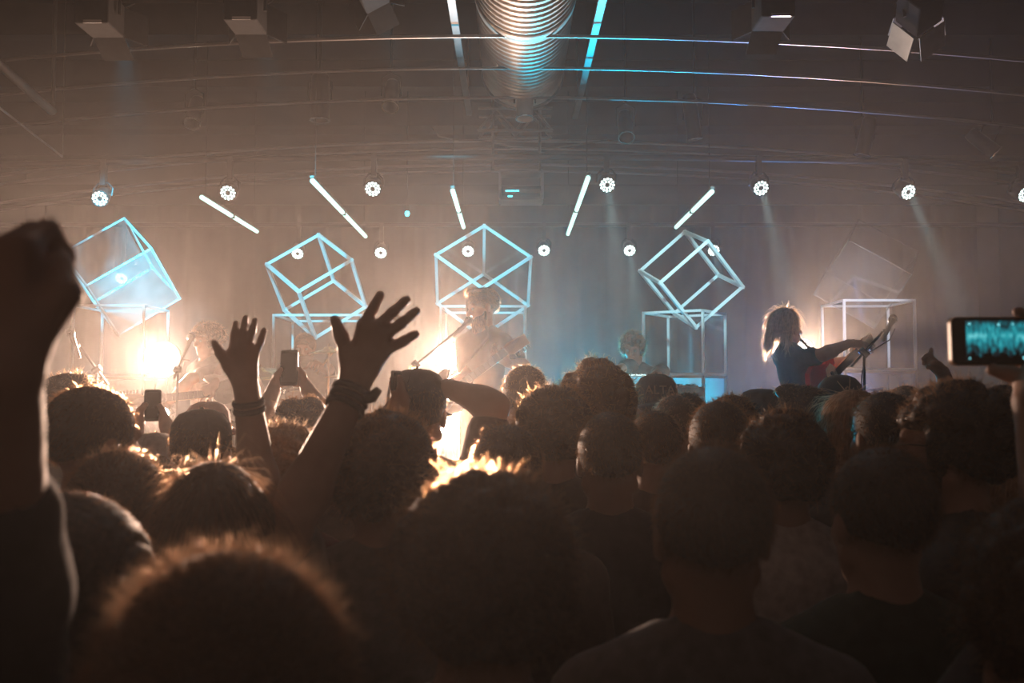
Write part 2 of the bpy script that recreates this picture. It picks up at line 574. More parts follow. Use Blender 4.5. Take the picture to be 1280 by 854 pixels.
# two-lamp blinder stands
WARM = (1.0, 0.64, 0.46)
def blinder(px, pys, D, label, rad, power, aimd=(0, -1, 0.0), dz=0.7, ang=(1.75, 1.75)):
    base = P(px, pys[0], D)
    t = thing('lamp_stand', label, 'stage lamp', (base.x, D, dz))
    MB().lathe([(0.001, 0), (0.2, 0.0), (0.2, 0.015), (0.03, 0.03), (0.02, 0.06)], 24, close=True).build('base', M['black'], t)
    for sx in (-0.03, 0.03):
        MB().tube([(sx, 0.14, 0.02), (sx, 0.14, base.z - dz + 0.12)], 0.012, 8).build('pole', M['chrome'], t, smooth=True)
    for i, py in enumerate(pys):
        q = P(px, py, D)
        zz = q.z - dz
        R = aim(aimd)
        r = rad[i]
        can = MB().lathe([(0.02, -0.11), (r * 0.9, -0.10), (r * 1.05, -0.02), (r * 1.08, 0.03), (r * 1.02, 0.03), (r * 0.95, -0.02), (r * 0.3, -0.075), (0.001, -0.075)], 28, (0, 0, zz), R).build('lamp_can', M['black'], t, smooth=True)
        MB().ball((0, 0, 0), (r * 0.72, r * 0.72, 0.03), 20, 8, R).build('bulb', M['lamp'], can, smooth=True).location = Vector((0, 0, zz)) + Vector(aimd) * 0.0
        MB().tube([(-r * 1.1, 0, zz), (-r * 1.1, 0.12, zz), (0, 0.14, zz), (r * 1.1, 0.12, zz), (r * 1.1, 0, zz)], 0.009, 6).build('yoke', M['black'], can)
        spot('blinder_light', Vector((0, 0, zz)) + Vector(aimd) * 0.06, aimd, power[i], WARM, ang[i], 1.0, 0.05, t)
    return t
blinder(205, (450, 517), 7.3, 'twin lamp stand glaring beside the bass player in the haze', (0.13, 0.06), (1600, 220))
blinder(561, (447, 532), 7.25, 'twin lamp stand glaring behind the bearded singer', (0.10, 0.10), (1400, 1900), ang=(2.4, 1.75))
blinder(1003, (437,), 8.6, 'lamp stand glaring from behind the woman with the red guitar', (0.09,), (1000,))

# cyan floor lamps behind the singer and the keyboard player
def floor_wash(x, y, d, power, label, col=(0.0, 0.58, 0.9), ang=1.3):
    t = thing('floor_lamp', label, 'stage lamp', (x, y, 0.7))
    R = aim(d)
    MB().lathe([(0.03, -0.14), (0.09, -0.13), (0.11, 0.0), (0.10, 0.0), (0.09, -0.01), (0.001, -0.01)], 20, (0, 0, 0.2), R).build('housing', M['black'], t, smooth=True)
    MB().disc(Vector((0, 0, 0.2)) + Vector(d).normalized() * 0.005 * 0 + R @ Vector((0, 0, -0.004)), 0.088, R, 20).build('lens', M['ledblue'], t)
    MB().tube([(-0.13, 0, 0.2), (-0.13, 0, 0.01), (0.13, 0, 0.01), (0.13, 0, 0.2)], 0.012, 6).build('yoke', M['black'], t)
    spot('wash_light', Vector((0, 0, 0.2)) + Vector(d).normalized() * 0.03, d, power, col, ang, 0.8, 0.06, t)
    return t
floor_wash(0.42, 9.7, (0.0, -0.9, 0.40), 1700, 'cyan floor lamp behind the singer', ang=0.8)
floor_wash(1.25, 10.2, (0.0, -0.9, 0.40), 2000, 'cyan floor lamp behind the keyboard player', ang=0.8)
floor_wash(2.62, 10.4, (-0.1, -0.9, 0.45), 1300, 'blue floor lamp between the clear box and the woman with the red guitar', (0.06, 0.3, 0.9), 0.75)

# ------------------------------------------------------------------ stage, plinths, boxes, tilted cubes
ZS = 0.70
st = thing('stage', 'low black boarded stage platform behind the crowd', 'stage', (0, 8.7, 0))
MB().box((0, 0, ZS / 2 - 0.02), (5.9, 3.6, ZS / 2 - 0.02)).build('platform', M['stage'], st)
pl = MB().box((0, 0, 0), (0.58, 0.595, 0.02)).mesh('deck_panel')
for i in range(10):
    for j in range(6):
        o = obj('deck_panel', pl, M['stage'], st)
        o.location = (-5.31 + 1.18 * i, -3.0 + 1.2 * j, ZS - 0.02)

BAR = MB().box((0, 0, 0), (0.5, 0.5, 0.5)).mesh('bar')
def bar(a, b, w, m, parent, name='bar'):
    a, b = Vector(a), Vector(b)
    o = obj(name, BAR, m, parent)
    d = b - a
    o.location = (a + b) / 2
    o.rotation_euler = d.to_track_quat('Z', 'Y').to_euler()
    o.scale = (w, w, d.length + w * 0.9)
    return o

def cube_frame(label, T, a, b, c, D, away, w=0.02, panes=(), m='white', s_over=None):
    """Tilted cube frame from the pixel position of its top corner and its three edges (pixels, y down)."""
    rx = np.array([a[0], b[0], c[0]], float)
    rz = -np.array([a[1], b[1], c[1]], float)
    A = np.stack([rx, rz])
    U, S_, Vt = np.linalg.svd(A, full_matrices=False)
    O = U @ Vt
    s = S_.mean() * D / F
    dep = np.cross(O[0], O[1])
    k, sgn = away
    if dep[k] * sgn < 0:
        dep = -dep
    E = [Vector((O[0][i], dep[i], O[1][i])) * s for i in range(3)]
    ctr_dep = sum(e.y for e in E) / 2
    p0 = P(T[0], T[1], D)
    p0.y -= 0
    t = thing('cube_frame', label, 'cube', p0, 0, 'tilted open cubes of white tubes')
    V = {}
    for i in (0, 1):
        for j in (0, 1):
            for kk in (0, 1):
                V[i, j, kk] = E[0] * i + E[1] * j + E[2] * kk - Vector((0, ctr_dep, 0))
    for i, q in V.items():
        for ax in range(3):
            if i[ax] == 0:
                n_ = list(i); n_[ax] = 1
                bar(q, V[tuple(n_)], w, M[m], t)
    for (ax, side, pm) in panes:
        o1, o2 = [x for x in range(3) if x != ax]
        cs = []
        for (u, v) in ((0, 0), (1, 0), (1, 1), (0, 1)):
            i = [0, 0, 0]; i[ax] = side; i[o1] = u; i[o2] = v
            cs.append(V[tuple(i)])
        MB().add(cs, [(0, 1, 2, 3)]).build('pane', M[pm], t)
    return t

DC = 9.0
cube_frame('tilted cube with glowing cyan film panes, balanced on the box over the dark microphone stand', (153, 272), (-68, 48.6), (53, 44), (13, 54), 8.9, (2, 1), 0.016,
           panes=((1, 1, 'cyanfilm'), (1, 0, 'bluefilm'), (2, 1, 'film')), m='white')
cube_frame('tilted open cube of pale tubes balanced over the bearded drummer', (396.4, 292.3), (-60, 40), (50.6, 36.6), (9.8, 50.6), DC, (2, 1), 0.028)
cube_frame('tilted cube of pale tubes with clear panes behind the bearded singer', (605.2, 281), (-60, 40), (61, 43.6), (-2, 52), DC, (2, 1), 0.026,
           panes=((1, 0, 'film'), (0, 0, 'film')))
cube_frame('tilted open cube of white tubes standing in the upright clear box', (859.5, 286.7), (-54.3, 51.3), (14.5, 24), (46.3, 54.8), 8.6, (1, -1), 0.028)
cube_frame('tilted cube with silvery clear panes over the box by the woman with the red guitar', (1044, 308), (-24, 59), (73, 48), (33, -34), 8.9, (2, 1), 0.008,
           panes=((2, 0, 'fogfilm'), (0, 0, 'film')), m='fogfilm')

def box_frame(label, x0, x1, ytop, ybot, D, rot=0.0, w=0.02, m='white', pane=None, plm='plinth', rotd=None):
    """Upright open box of tubes on a tall plinth with clear sides."""
    a, b = P(x0, ytop, D), P(x1, ytop, D)
    zb = P(x0, ybot, D).z
    s = (b.x - a.x) / (abs(math.cos(rot)) + abs(math.sin(rot)))
    h = a.z - zb
    cx = (a.x + b.x) / 2
    cy = D + s / 2 * (abs(math.cos(rot)) + abs(math.sin(rot)))
    t = thing('box_frame', label[0], 'box', (cx, cy, zb), rot, 'upright open boxes under the tilted cubes')
    q = s / 2
    c = [(-q, -q), (q, -q), (q, q), (-q, q)]
    for k in range(4):
        n_ = (k + 1) % 4
        bar((*c[k], w / 2), (*c[k], h), w, M[m], t)
        bar((*c[k], w / 2), (*c[n_], w / 2), w, M[m], t)
        bar((*c[k], h), (*c[n_], h), w, M[m], t)
    if pane:
        for k in pane:
            n_ = (k + 1) % 4
            MB().add([(*c[k], 0.02), (*c[n_], 0.02), (*c[n_], h), (*c[k], h)], [(0, 1, 2, 3)]).build('pane', M['film'], t)
    # plinth
    t2 = thing('plinth', label[1], 'plinth', (cx, cy, ZS), rot, 'clear sided plinths on the stage')
    hp = zb - ZS - 0.001
    for k in range(4):
        n_ = (k + 1) % 4
        bar((*c[k], 0.012), (*c[k], hp - 0.012), 0.024, M['duct_frame'], t2, 'corner_post')
        mid = [(c[k][i] * 0.98) for i in (0, 1)]
        mid2 = [(c[n_][i] * 0.98) for i in (0, 1)]
        MB().add([(*mid, 0.01), (*mid2, 0.01), (*mid2, hp - 0.02), (*mid, hp - 0.02)], [(0, 1, 2, 3)]).build('side_pane', M[plm], t2)
    MB().box((0, 0, hp - 0.012), (q, q, 0.012)).build('top_board', M['duct_frame'], t2)
    return t

box_frame(('upright open box of bluish tubes under the cube with cyan film', 'tall plinth under the bluish box, beside the twin lamp stand in the haze'), 92, 180, 382, 471, 8.5)
box_frame(('upright open box of tubes behind the bearded drummer', 'tall plinth behind the drum kit'), 342, 452, 394, 474, 8.8, pane=(0,))
box_frame(('upright open box of tubes behind the bearded singer', 'tall plinth behind the bearded singer'), 551, 657, 383, 472, 8.7, pane=(0,))
box_frame(('upright clear box turned corner on, holding the tilted white cube', 'tall mirror sided plinth beside the keyboard player'), 810, 921, 388, 469, 8.3, rot=math.radians(58), pane=(0, 1))
box_frame(('upright open box of white tubes behind the microphone stand of the woman', 'tall plinth behind the woman with the red guitar'), 1055, 1143, 375.5, 463, 8.5)

# ------------------------------------------------------------------ smooth blended bodies (distance field -> one surface)
def axis(lo, hi, h, fine):
    xs, x = [], lo
    while x < hi + h:
        xs.append(x)
        st = h
        for (a, b, hf) in fine:
            if a - h < x < b:
                st = min(st, hf if x >= a - 1e-6 else max(hf, min(h, a - x)))
        x += st
    return np.array(xs, np.float32)


class SDF:
    def __init__(s):
        s.p = []

    def cap(s, a, b, ra, rb=None, k=0.02, sub=False):
        a, b = np.array(a, float), np.array(b, float)
        rb = ra if rb is None else rb
        r = max(ra, rb)
        s.p.append(('c', np.minimum(a, b) - r, np.maximum(a, b) + r, k, sub, (a, b, ra, rb)))
        return s

    def ell(s, c, r, R=None, k=0.02, sub=False):
        c, r = np.array(c, float), np.array(r, float)
        R = np.array(R) if R is not None else np.eye(3)
        ext = np.sqrt(((R * r) ** 2).sum(1))
        s.p.append(('e', c - ext, c + ext, k, sub, (c, r, R)))
        return s

    def box(s, c, h, R=None, rd=0.01, k=0.01, sub=False):
        c, h = np.array(c, float), np.array(h, float)
        R = np.array(R) if R is not None else np.eye(3)
        ext = (np.abs(R) * h).sum(1) + rd
        s.p.append(('b', c - ext, c + ext, k, sub, (c, h, R, rd)))
        return s

    def surface(s, h, fine=((), (), ())):
        add = [q for q in s.p if not q[4]]
        lo = np.min([q[1] for q in add], 0) - 2.5 * h
        hi = np.max([q[2] for q in add], 0) + 2.5 * h
        ax = [axis(lo[i], hi[i], h, fine[i]) for i in range(3)]
        V = np.full([len(a) for a in ax], 0.5, np.float32)
        for (ty, l, u, k, sub, d) in s.p:
            mg = k + 2.2 * h
            i0 = [max(0, np.searchsorted(ax[i], l[i] - mg) - 1) for i in range(3)]
            i1 = [min(len(ax[i]), np.searchsorted(ax[i], u[i] + mg) + 1) for i in range(3)]
            if any(i1[i] - i0[i] < 1 for i in range(3)):
                continue
            X, Y, Z = np.meshgrid(*[ax[i][i0[i]:i1[i]] for i in range(3)], indexing='ij')
            if ty == 'c':
                a, b, ra, rb = d
                ab = b - a
                t = ((X - a[0]) * ab[0] + (Y - a[1]) * ab[1] + (Z - a[2]) * ab[2]) / max(1e-9, ab @ ab)
                t = np.clip(t, 0, 1)
                D = np.sqrt((X - a[0] - t * ab[0]) ** 2 + (Y - a[1] - t * ab[1]) ** 2 + (Z - a[2] - t * ab[2]) ** 2) - (ra + (rb - ra) * t)
            else:
                c, r, R = d[0], d[1], d[2]
                x, y, z = X - c[0], Y - c[1], Z - c[2]
                q = [R[0, i] * x + R[1, i] * y + R[2, i] * z for i in range(3)]
                if ty == 'e':
                    k0 = np.sqrt(sum((q[i] / r[i]) ** 2 for i in range(3)))
                    k1 = np.sqrt(sum((q[i] / r[i] ** 2) ** 2 for i in range(3))) + 1e-9
                    D = k0 * (k0 - 1) / k1
                else:
                    e = [np.abs(q[i]) - r[i] for i in range(3)]
                    D = np.sqrt(sum(np.maximum(e[i], 0) ** 2 for i in range(3))) + np.minimum(np.maximum(np.maximum(e[0], e[1]), e[2]), 0) - d[3]
            B = V[i0[0]:i1[0], i0[1]:i1[1], i0[2]:i1[2]]
            if sub:
                D = -D
                hh = np.maximum(k - np.abs(B - D), 0) / k
                V[i0[0]:i1[0], i0[1]:i1[1], i0[2]:i1[2]] = np.maximum(B, D) + hh * hh * k * 0.25
            else:
                hh = np.maximum(k - np.abs(B - D), 0) / k
                V[i0[0]:i1[0], i0[1]:i1[1], i0[2]:i1[2]] = np.minimum(B, D) - hh * hh * k * 0.25
        return nets(V, ax)


def nets(V, ax):
    ins = V < 0
    n = [x - 1 for x in V.shape]
    cs = [(i, j, k) for i in (0, 1) for j in (0, 1) for k in (0, 1)]
    cnt = np.zeros(n, np.int8)
    for (i, j, k) in cs:
        cnt += ins[i:i + n[0], j:j + n[1], k:k + n[2]]
    act = (cnt > 0) & (cnt < 8)
    I = np.argwhere(act)
    idx = np.full(n, -1, np.int64)
    idx[act] = np.arange(len(I))
    val = {c: V[I[:, 0] + c[0], I[:, 1] + c[1], I[:, 2] + c[2]] for c in cs}
    acc = np.zeros((len(I), 3), np.float32)
    num = np.zeros(len(I), np.float32)
    for c in cs:
        for d in range(3):
            if c[d] == 0:
                e = list(c); e[d] = 1; e = tuple(e)
                a, b = val[c], val[e]
                m = (a < 0) != (b < 0)
                t = np.where(m, a / np.where(m, a - b, 1), 0)
                p = np.tile(np.array(c, np.float32), (len(I), 1))
                p[:, d] = t
                acc += p * m[:, None]
                num += m
    fr = acc / num[:, None]
    vs = np.stack([ax[d][I[:, d]] + fr[:, d] * (ax[d][I[:, d] + 1] - ax[d][I[:, d]]) for d in range(3)], 1)
    fs = []
    for d in range(3):
        o1, o2 = (d + 1) % 3, (d + 2) % 3
        sl0 = [slice(None)] * 3; sl1 = [slice(None)] * 3
        sl0[d] = slice(0, -1); sl1[d] = slice(1, None)
        A, Bb = ins[tuple(sl0)], ins[tuple(sl1)]
        E = np.argwhere(A != Bb)
        ok = (E[:, o1] > 0) & (E[:, o2] > 0) & (E[:, o1] < n[o1]) & (E[:, o2] < n[o2])
        E = E[ok]
        fl = A[E[:, 0], E[:, 1], E[:, 2]]
        q = []
        for (u, v) in ((-1, -1), (0, -1), (0, 0), (-1, 0)):
            e = E.copy(); e[:, o1] += u; e[:, o2] += v
            q.append(idx[e[:, 0], e[:, 1], e[:, 2]])
        Q = np.stack(q, 1)
        Q = np.where(fl[:, None], Q, Q[:, ::-1])
        fs.append(Q)
    Fq = np.concatenate(fs)
    return vs, Fq[(Fq >= 0).all(1)]


def np_mesh(name, vs, quads, tris=None, smooth=True):
    me = bpy.data.meshes.new(name)
    nq = len(quads)
    nt_ = 0 if tris is None else len(tris)
    me.vertices.add(len(vs))
    me.vertices.foreach_set('co', np.asarray(vs, np.float32).ravel())
    loops = np.asarray(quads, np.int32).ravel()
    if nt_:
        loops = np.concatenate([loops, np.asarray(tris, np.int32).ravel()])
    me.loops.add(len(loops))
    me.loops.foreach_set('vertex_index', loops)
    st = np.concatenate([np.arange(nq) * 4, nq * 4 + np.arange(nt_) * 3]).astype(np.int32)
    me.polygons.add(nq + nt_)
    me.polygons.foreach_set('loop_start', st)
    if smooth:
        me.polygons.foreach_set('use_smooth', np.ones(nq + nt_, bool))
    me.update(calc_edges=True)
    me.validate()
    return me


# ------------------------------------------------------------------ body pieces, unit figure 1.75 m tall
HC = Vector((0, 0.005, 1.632))     # head centre

def rotm(yaw=0, pitch=0, roll=0):
    """Head turn: yaw + = to its left, pitch + = chin up, roll + = towards its right shoulder."""
    return Matrix.Rotation(yaw, 3, 'Z') @ Matrix.Rotation(pitch, 3, 'X') @ Matrix.Rotation(roll, 3, 'Y')


def head_prims(S, c, R, s=1.0, face=True):
    c = Vector(c)
    def T(p): return c + R @ (Vector(p) * s)
    Rn = np.array(R)
    def E(p, r, k=0.02, sub=False): S.ell(T(p), [q * s for q in r], Rn, k, sub)
    def C(a, b, r1, r2, k=0.015): S.cap(T(a), T(b), r1 * s, r2 * s, k)
    E((0, -0.014, 0.024), (0.076, 0.097, 0.091), 0.02)
    E((0, 0.028, -0.045), (0.060, 0.062, 0.078), 0.03)
    E((0, 0.060, -0.100), (0.028, 0.026, 0.022), 0.025)
    for sx in (-1, 1):
        C((sx * 0.056, -0.002, -0.062), (sx * 0.022, 0.055, -0.102), 0.018, 0.016)
        E((sx * 0.036, 0.062, -0.032), (0.022, 0.02, 0.018), 0.02)
        E((sx * 0.077, -0.008, -0.014), (0.009, 0.019, 0.032), 0.006)
    if face:
        C((-0.036, 0.080, 0.018), (0.036, 0.080, 0.018), 0.012, 0.012)
        C((0, 0.086, 0.006), (0, 0.110, -0.034), 0.008, 0.0135, 0.01)
        for sx in (-1, 1):
            E((sx * 0.012, 0.096, -0.038), (0.009, 0.011, 0.008), 0.006)
            E((sx * 0.031, 0.096, -0.003), (0.017, 0.012, 0.010), 0.008, True)
        C((-0.018, 0.085, -0.066), (0.018, 0.085, -0.066), 0.008, 0.008, 0.006)
        C((-0.014, 0.083, -0.079), (0.014, 0.083, -0.079), 0.009, 0.009, 0.006)


FING = [(0.029, 0.088, (0.043, 0.027, 0.021)), (0.009, 0.091, (0.048, 0.031, 0.022)), (-0.011, 0.086, (0.044, 0.029, 0.022)), (-0.029, 0.078, (0.034, 0.021, 0.019))]

def hand_prims(S, w, d, n, right, curl=(0.3, 0.3, 0.35, 0.4), spread=0.06, thumb=0.4, sc=1.0):
    """Palm, four fingers and thumb. d: finger direction, n: back-of-hand normal. Returns the middle knuckle."""
    w, d = Vector(w), Vector(d).normalized()
    n = Vector(n); n = (n - d * n.dot(d)).normalized()
    s = d.cross(n) * (-1 if right else 1)
    k = 0.006
    mids = []
    for i, (off, ml, seg) in enumerate(FING):
        b0 = w + s * off * 0.55 * sc
        kn = w + d * ml * sc + s * off * sc - n * 0.003
        S.cap(b0 - d * 0.005, kn, 0.0135 * sc, 0.0115 * sc, 0.014)
        S.cap(b0 - n * 0.010 * sc + d * 0.02, kn - n * 0.008 * sc, 0.011 * sc, 0.009 * sc, 0.014)
        an = spread * (1.5 - i)
        dd = (d * math.cos(an) + s * math.sin(an)).normalized()
        p, a = kn, 0.0
        for j, L_ in enumerate(seg):
            a += curl[i] * (0.8, 1.1, 0.7)[j]
            q = p + (dd * math.cos(a) - n * math.sin(a)) * L_ * sc
            r0, r1 = ((0.0098, 0.0090), (0.0088, 0.0080), (0.0080, 0.0068))[j]
            sh = 0.88 if i == 3 else 1.0
            S.cap(p, q, r0 * sc * sh, r1 * sc * sh, 0.004 if j else 0.006)
            p = q
        mids.append(kn)
    t0 = w + d * 0.018 * sc + s * 0.018 * sc - n * 0.006
    dirs = [(d * 0.62 + s * 0.75 - n * 0.15), (d * 0.85 + s * (0.55 - thumb) - n * (0.2 + thumb * 0.4)), (d * 0.9 + s * (0.35 - thumb * 1.3) - n * (0.2 + thumb * 0.7))]
    p = t0
    for j, (L_, r0, r1) in enumerate(((0.046, 0.017, 0.0125), (0.034, 0.0115, 0.0105), (0.028, 0.0103, 0.008))):
        q = p + dirs[j].normalized() * L_ * sc
        S.cap(p, q, r0 * sc, r1 * sc, 0.012 if j == 0 else 0.005)
        p = q
    return mids[1]


def hand_explicit(S, w, fingers, thumb, r=1.0):
    """Fingers as joint lists [knuckle, mid joint, tip]; thumb [base, joint, tip]."""
    w = Vector(w)
    kn = [Vector(f[0]) for f in fingers]
    for i, f in enumerate(fingers):
        S.cap(w + (kn[i] - w) * 0.08, kn[i], 0.0165 * r, 0.0125 * r, 0.016)
        pts = [Vector(q) for q in f]
        for j in range(len(pts) - 1):
            t0, t1 = 0.0100 - 0.0010 * j, 0.0092 - 0.0010 * j
            S.cap(pts[j], pts[j + 1], t0 * r, t1 * r, 0.005)
    for i in range(3):
        S.cap((kn[i] + w) / 2, (kn[i + 1] + w) / 2, 0.014 * r, 0.014 * r, 0.012)
    tp = [Vector(q) for q in thumb]
    S.cap(w + (tp[0] - w) * 0.1, tp[0], 0.019 * r, 0.015 * r, 0.016)
    for j in range(len(tp) - 1):
        S.cap(tp[j], tp[j + 1], (0.0135 - 0.0015 * j) * r, (0.0118 - 0.002 * j) * r, 0.007)


def arm_prims(S, Sh, E, Wp, inf=0.0, upto=2.0, s=1.0, k=0.025):
    """Upper arm and forearm; upto < 1 stops along the upper arm (sleeve), < 2 along the forearm."""
    Sh, E, Wp = Vector(Sh), Vector(E), Vector(Wp)
    if upto <= 1:
        e = Sh + (E - Sh) * upto
        S.cap(Sh, e, (0.052 + inf) * s, (0.048 + inf * 1.25) * s, k)
        return
    S.cap(Sh, E, (0.052 + inf) * s, (0.041 + inf) * s, k)
    f = upto - 1
    m_ = E + (Wp - E) * 0.28
    S.cap(E, m_, (0.041 + inf) * s, (0.043 + inf) * s, k)
    e = E + (Wp - E) * f
    S.cap(m_, e, (0.043 + inf) * s, (0.043 - (0.043 - 0.0275) * (f - 0.28) / 0.72 + inf * (1.0 if f < 1 else 0.8)) * s, k)


def torso_prims(S, s, fem, inf=0.0, neck=True, lower=True):
    w = 0.90 if fem else 1.0
    def E(c, r, k=0.04): S.ell([q * s for q in c], [(q + inf) * s for q in r], None, k)
    E((0, 0.0, 1.27), (0.158 * w, 0.108, 0.20))
    E((0, -0.01, 1.38), (0.165 * w, 0.085, 0.085))
    E((0, 0.0, 1.06), (0.138 * w, 0.098, 0.16))
    E((0, -0.005, 0.93), (0.160, 0.112, 0.11))
    if fem:
        for sx in (-1, 1):
            E((sx * 0.065, 0.085, 1.27), (0.062, 0.055, 0.062), 0.03)
    for sx in (-1, 1):
        S.cap((sx * 0.03 * s, -0.012 * s, 1.465 * s), (sx * 0.165 * w * s, -0.005 * s, 1.392 * s), (0.045 + inf) * s, (0.050 + inf) * s, 0.05)
    if neck:
        S.cap((0, -0.018 * s, 1.40 * s), (0, -0.004 * s, 1.57 * s), (0.058 if not fem else 0.05) * s, (0.056 if not fem else 0.047) * s, 0.03)


def leg_prims(S, s, inf=0.0, bottom=0.07, knee=None, stance=0.1, seated=False):
    for sx in (-1, 1):
        if seated:
            h, kn, an = Vector((sx * 0.09, 0.02, 0.90)), Vector((sx * 0.20, 0.43, 0.90)), Vector((sx * 0.20, 0.40, 0.42 + bottom))
            S.cap(h * s, kn * s, (0.083 + inf) * s, (0.056 + inf) * s, 0.03)
            S.cap(kn * s, an * s, (0.054 + inf) * s, (0.036 + inf * 1.6) * s, 0.03)
            if inf == 0:
                S.cap(an * s, (an + Vector((0, 0.14, 0.035 - bottom))) * s, 0.038 * s, 0.03 * s, 0.02)
            continue
        h, kn, an = Vector((sx * 0.088, 0, 0.91)), Vector((sx * (stance + 0.005), 0.02, 0.49)), Vector((sx * (stance + 0.01), -0.02, bottom))
        S.cap(h * s, kn * s, (0.086 + inf) * s, (0.056 + inf) * s, 0.03)
        mid = kn + (an - kn) * 0.3 + Vector((0, -0.012, 0))
        S.cap(kn * s, mid * s, (0.056 + inf) * s, (0.054 + inf) * s, 0.03)
        S.cap(mid * s, an * s, (0.054 + inf) * s, (0.036 + inf * 1.6) * s, 0.03)
        if inf == 0:
            S.cap(an * s, (an + Vector((0, 0.14, 0.035 - bottom))) * s, 0.038 * s, 0.03 * s, 0.02)


def clothes(s, fem, armsL, armsR, sleeve, hood=False, inf=0.014):
    """Shirt surface: torso and sleeves, open at neck and hem."""
    S = SDF()
    torso_prims(S, s, fem, inf, neck=False)
    for (Sh, E, Wp) in (armsL, armsR):
        arm_prims(S, Sh, E, Wp, inf, sleeve, s, 0.03)
    if hood:
        S.ell((0, -0.085 * s, 1.465 * s), (0.125 * s, 0.055 * s, 0.06 * s), None, 0.03)
        for sx in (-1, 1):
            S.cap((sx * 0.09 * s, -0.03 * s, 1.48 * s), (sx * 0.04 * s, 0.08 * s, 1.42 * s), 0.028 * s, 0.024 * s, 0.03)
    S.box((0, 0, 0.60 * s), (0.4 * s, 0.4 * s, 0.255 * s), None, 0.0, 0.008, True)
    S.cap((0, 0.03 * s, 1.515 * s), (0, 0.012 * s, 1.62 * s), 0.066 * s, 0.10 * s, 0.01, True)
    return S


SHO = 0.172
def rest_arm(sx, s, fwd=0.0, fem=False):
    w = 0.92 if fem else 1.0
    Sh = Vector((sx * SHO * w, -0.005, 1.385)) * s
    if fwd:
        return Sh, Vector((sx * 0.225, -0.03, 1.13)) * s, Vector((sx * 0.12, 0.20, 1.10)) * s
    return Sh, Vector((sx * 0.203, -0.03, 1.11)) * s, Vector((sx * 0.196, 0.05, 0.87)) * s


def eval_mesh(name, S, h, fine=((), (), ()), shear=None):
    vs, q = S.surface(h, fine)
    if shear:
        z0, kx, ky = shear
        dz_ = np.maximum(vs[:, 2] - z0, 0)
        vs[:, 0] += kx * dz_
        vs[:, 1] += ky * dz_
    return np_mesh(name, vs, q)


def fine_boxes(boxes):
    return tuple(tuple((b[0][i], b[1][i], b[2]) for b in boxes) for i in range(3))


def figure_meshes(s, fem=False, armL=None, armR=None, handL=None, handR=None, head=(0, 0, 0), sleeve=0.55, hood=False, shear=None, hfine=0.0058, face=True, coarse=0.024, seated=False):
    """Meshes of one figure: body, shirt, trousers, shoe. Arms are (shoulder, elbow, wrist); hands are callables that add prims."""
    S = SDF()
    torso_prims(S, s, fem)
    leg_prims(S, s, seated=seated)
    R = rotm(*head)
    hc = HC * s
    head_prims(S, hc, R, s, face)
    aL = armL or rest_arm(-1, s, fem=fem)
    aR = armR or rest_arm(1, s, fem=fem)
    boxes = [((hc.x - 0.11 * s, hc.y - 0.12 * s, hc.z - 0.14 * s), (hc.x + 0.11 * s, hc.y + 0.14 * s, hc.z + 0.13 * s), 0.0085)]
    for (a, hnd, right) in ((aL, handL, False), (aR, handR, True)):
        arm_prims(S, *a, s=s)
        if hnd is None:
            d = (a[2] - a[1]).normalized()
            hand_prims(S, a[2], d, (1 if right else -1, -0.2, 0.0) if abs(d.z) > 0.6 else (0.3 if right else -0.3, 0.2, 1), right, sc=s)
        else:
            hnd(S)
        c = a[2] + (a[2] - a[1]).normalized() * 0.10 * s
        if hnd is not None:
            boxes.append((tuple(c - Vector((0.13, 0.13, 0.13)) * s), tuple(c + Vector((0.13, 0.13, 0.13)) * s), hfine))
        else:
            boxes.append((tuple(c - Vector((0.07, 0.1, 0.12)) * s), tuple(c + Vector((0.07, 0.1, 0.12)) * s), 0.0075))
    out = {'body': eval_mesh('body', S, coarse, fine_boxes(boxes), shear)}
    out['shirt'] = eval_mesh('shirt', clothes(s, fem, aL, aR, sleeve, hood), 0.016, shear=shear)
    S = SDF()
    S.ell((0, -0.005 * s, 0.93 * s), (0.171 * s, 0.122 * s, 0.105 * s))
    leg_prims(S, s, 0.013, 0.09, seated=seated)
    out['trousers'] = eval_mesh('trousers', S, 0.024)
    S = SDF()
    S.cap((0, -0.05 * s, 0.045 * s), (0, 0.14 * s, 0.04 * s), 0.044 * s, 0.039 * s, 0.02)
    S.cap((0, -0.04 * s, 0.06 * s), (0, -0.03 * s, 0.10 * s), 0.045 * s, 0.046 * s, 0.02)
    S.box((0, 0.045 * s, -0.05 * s), (0.2, 0.3, 0.0501 * s), None, 0, 0.004, True)
    out['shoe'] = eval_mesh('shoe', S, 0.014)
    out['s'] = s
    out['shoe_at'] = (0.20, 0.42, 0.42) if seated else (0.11, 0, 0)
    out['hc'] = hc.copy()
    if shear:
        dz_ = max(hc.z - shear[0], 0)
        out['hc'] = hc + Vector((shear[1] * dz_, shear[2] * dz_, 0))
    out['R'] = R
    return out


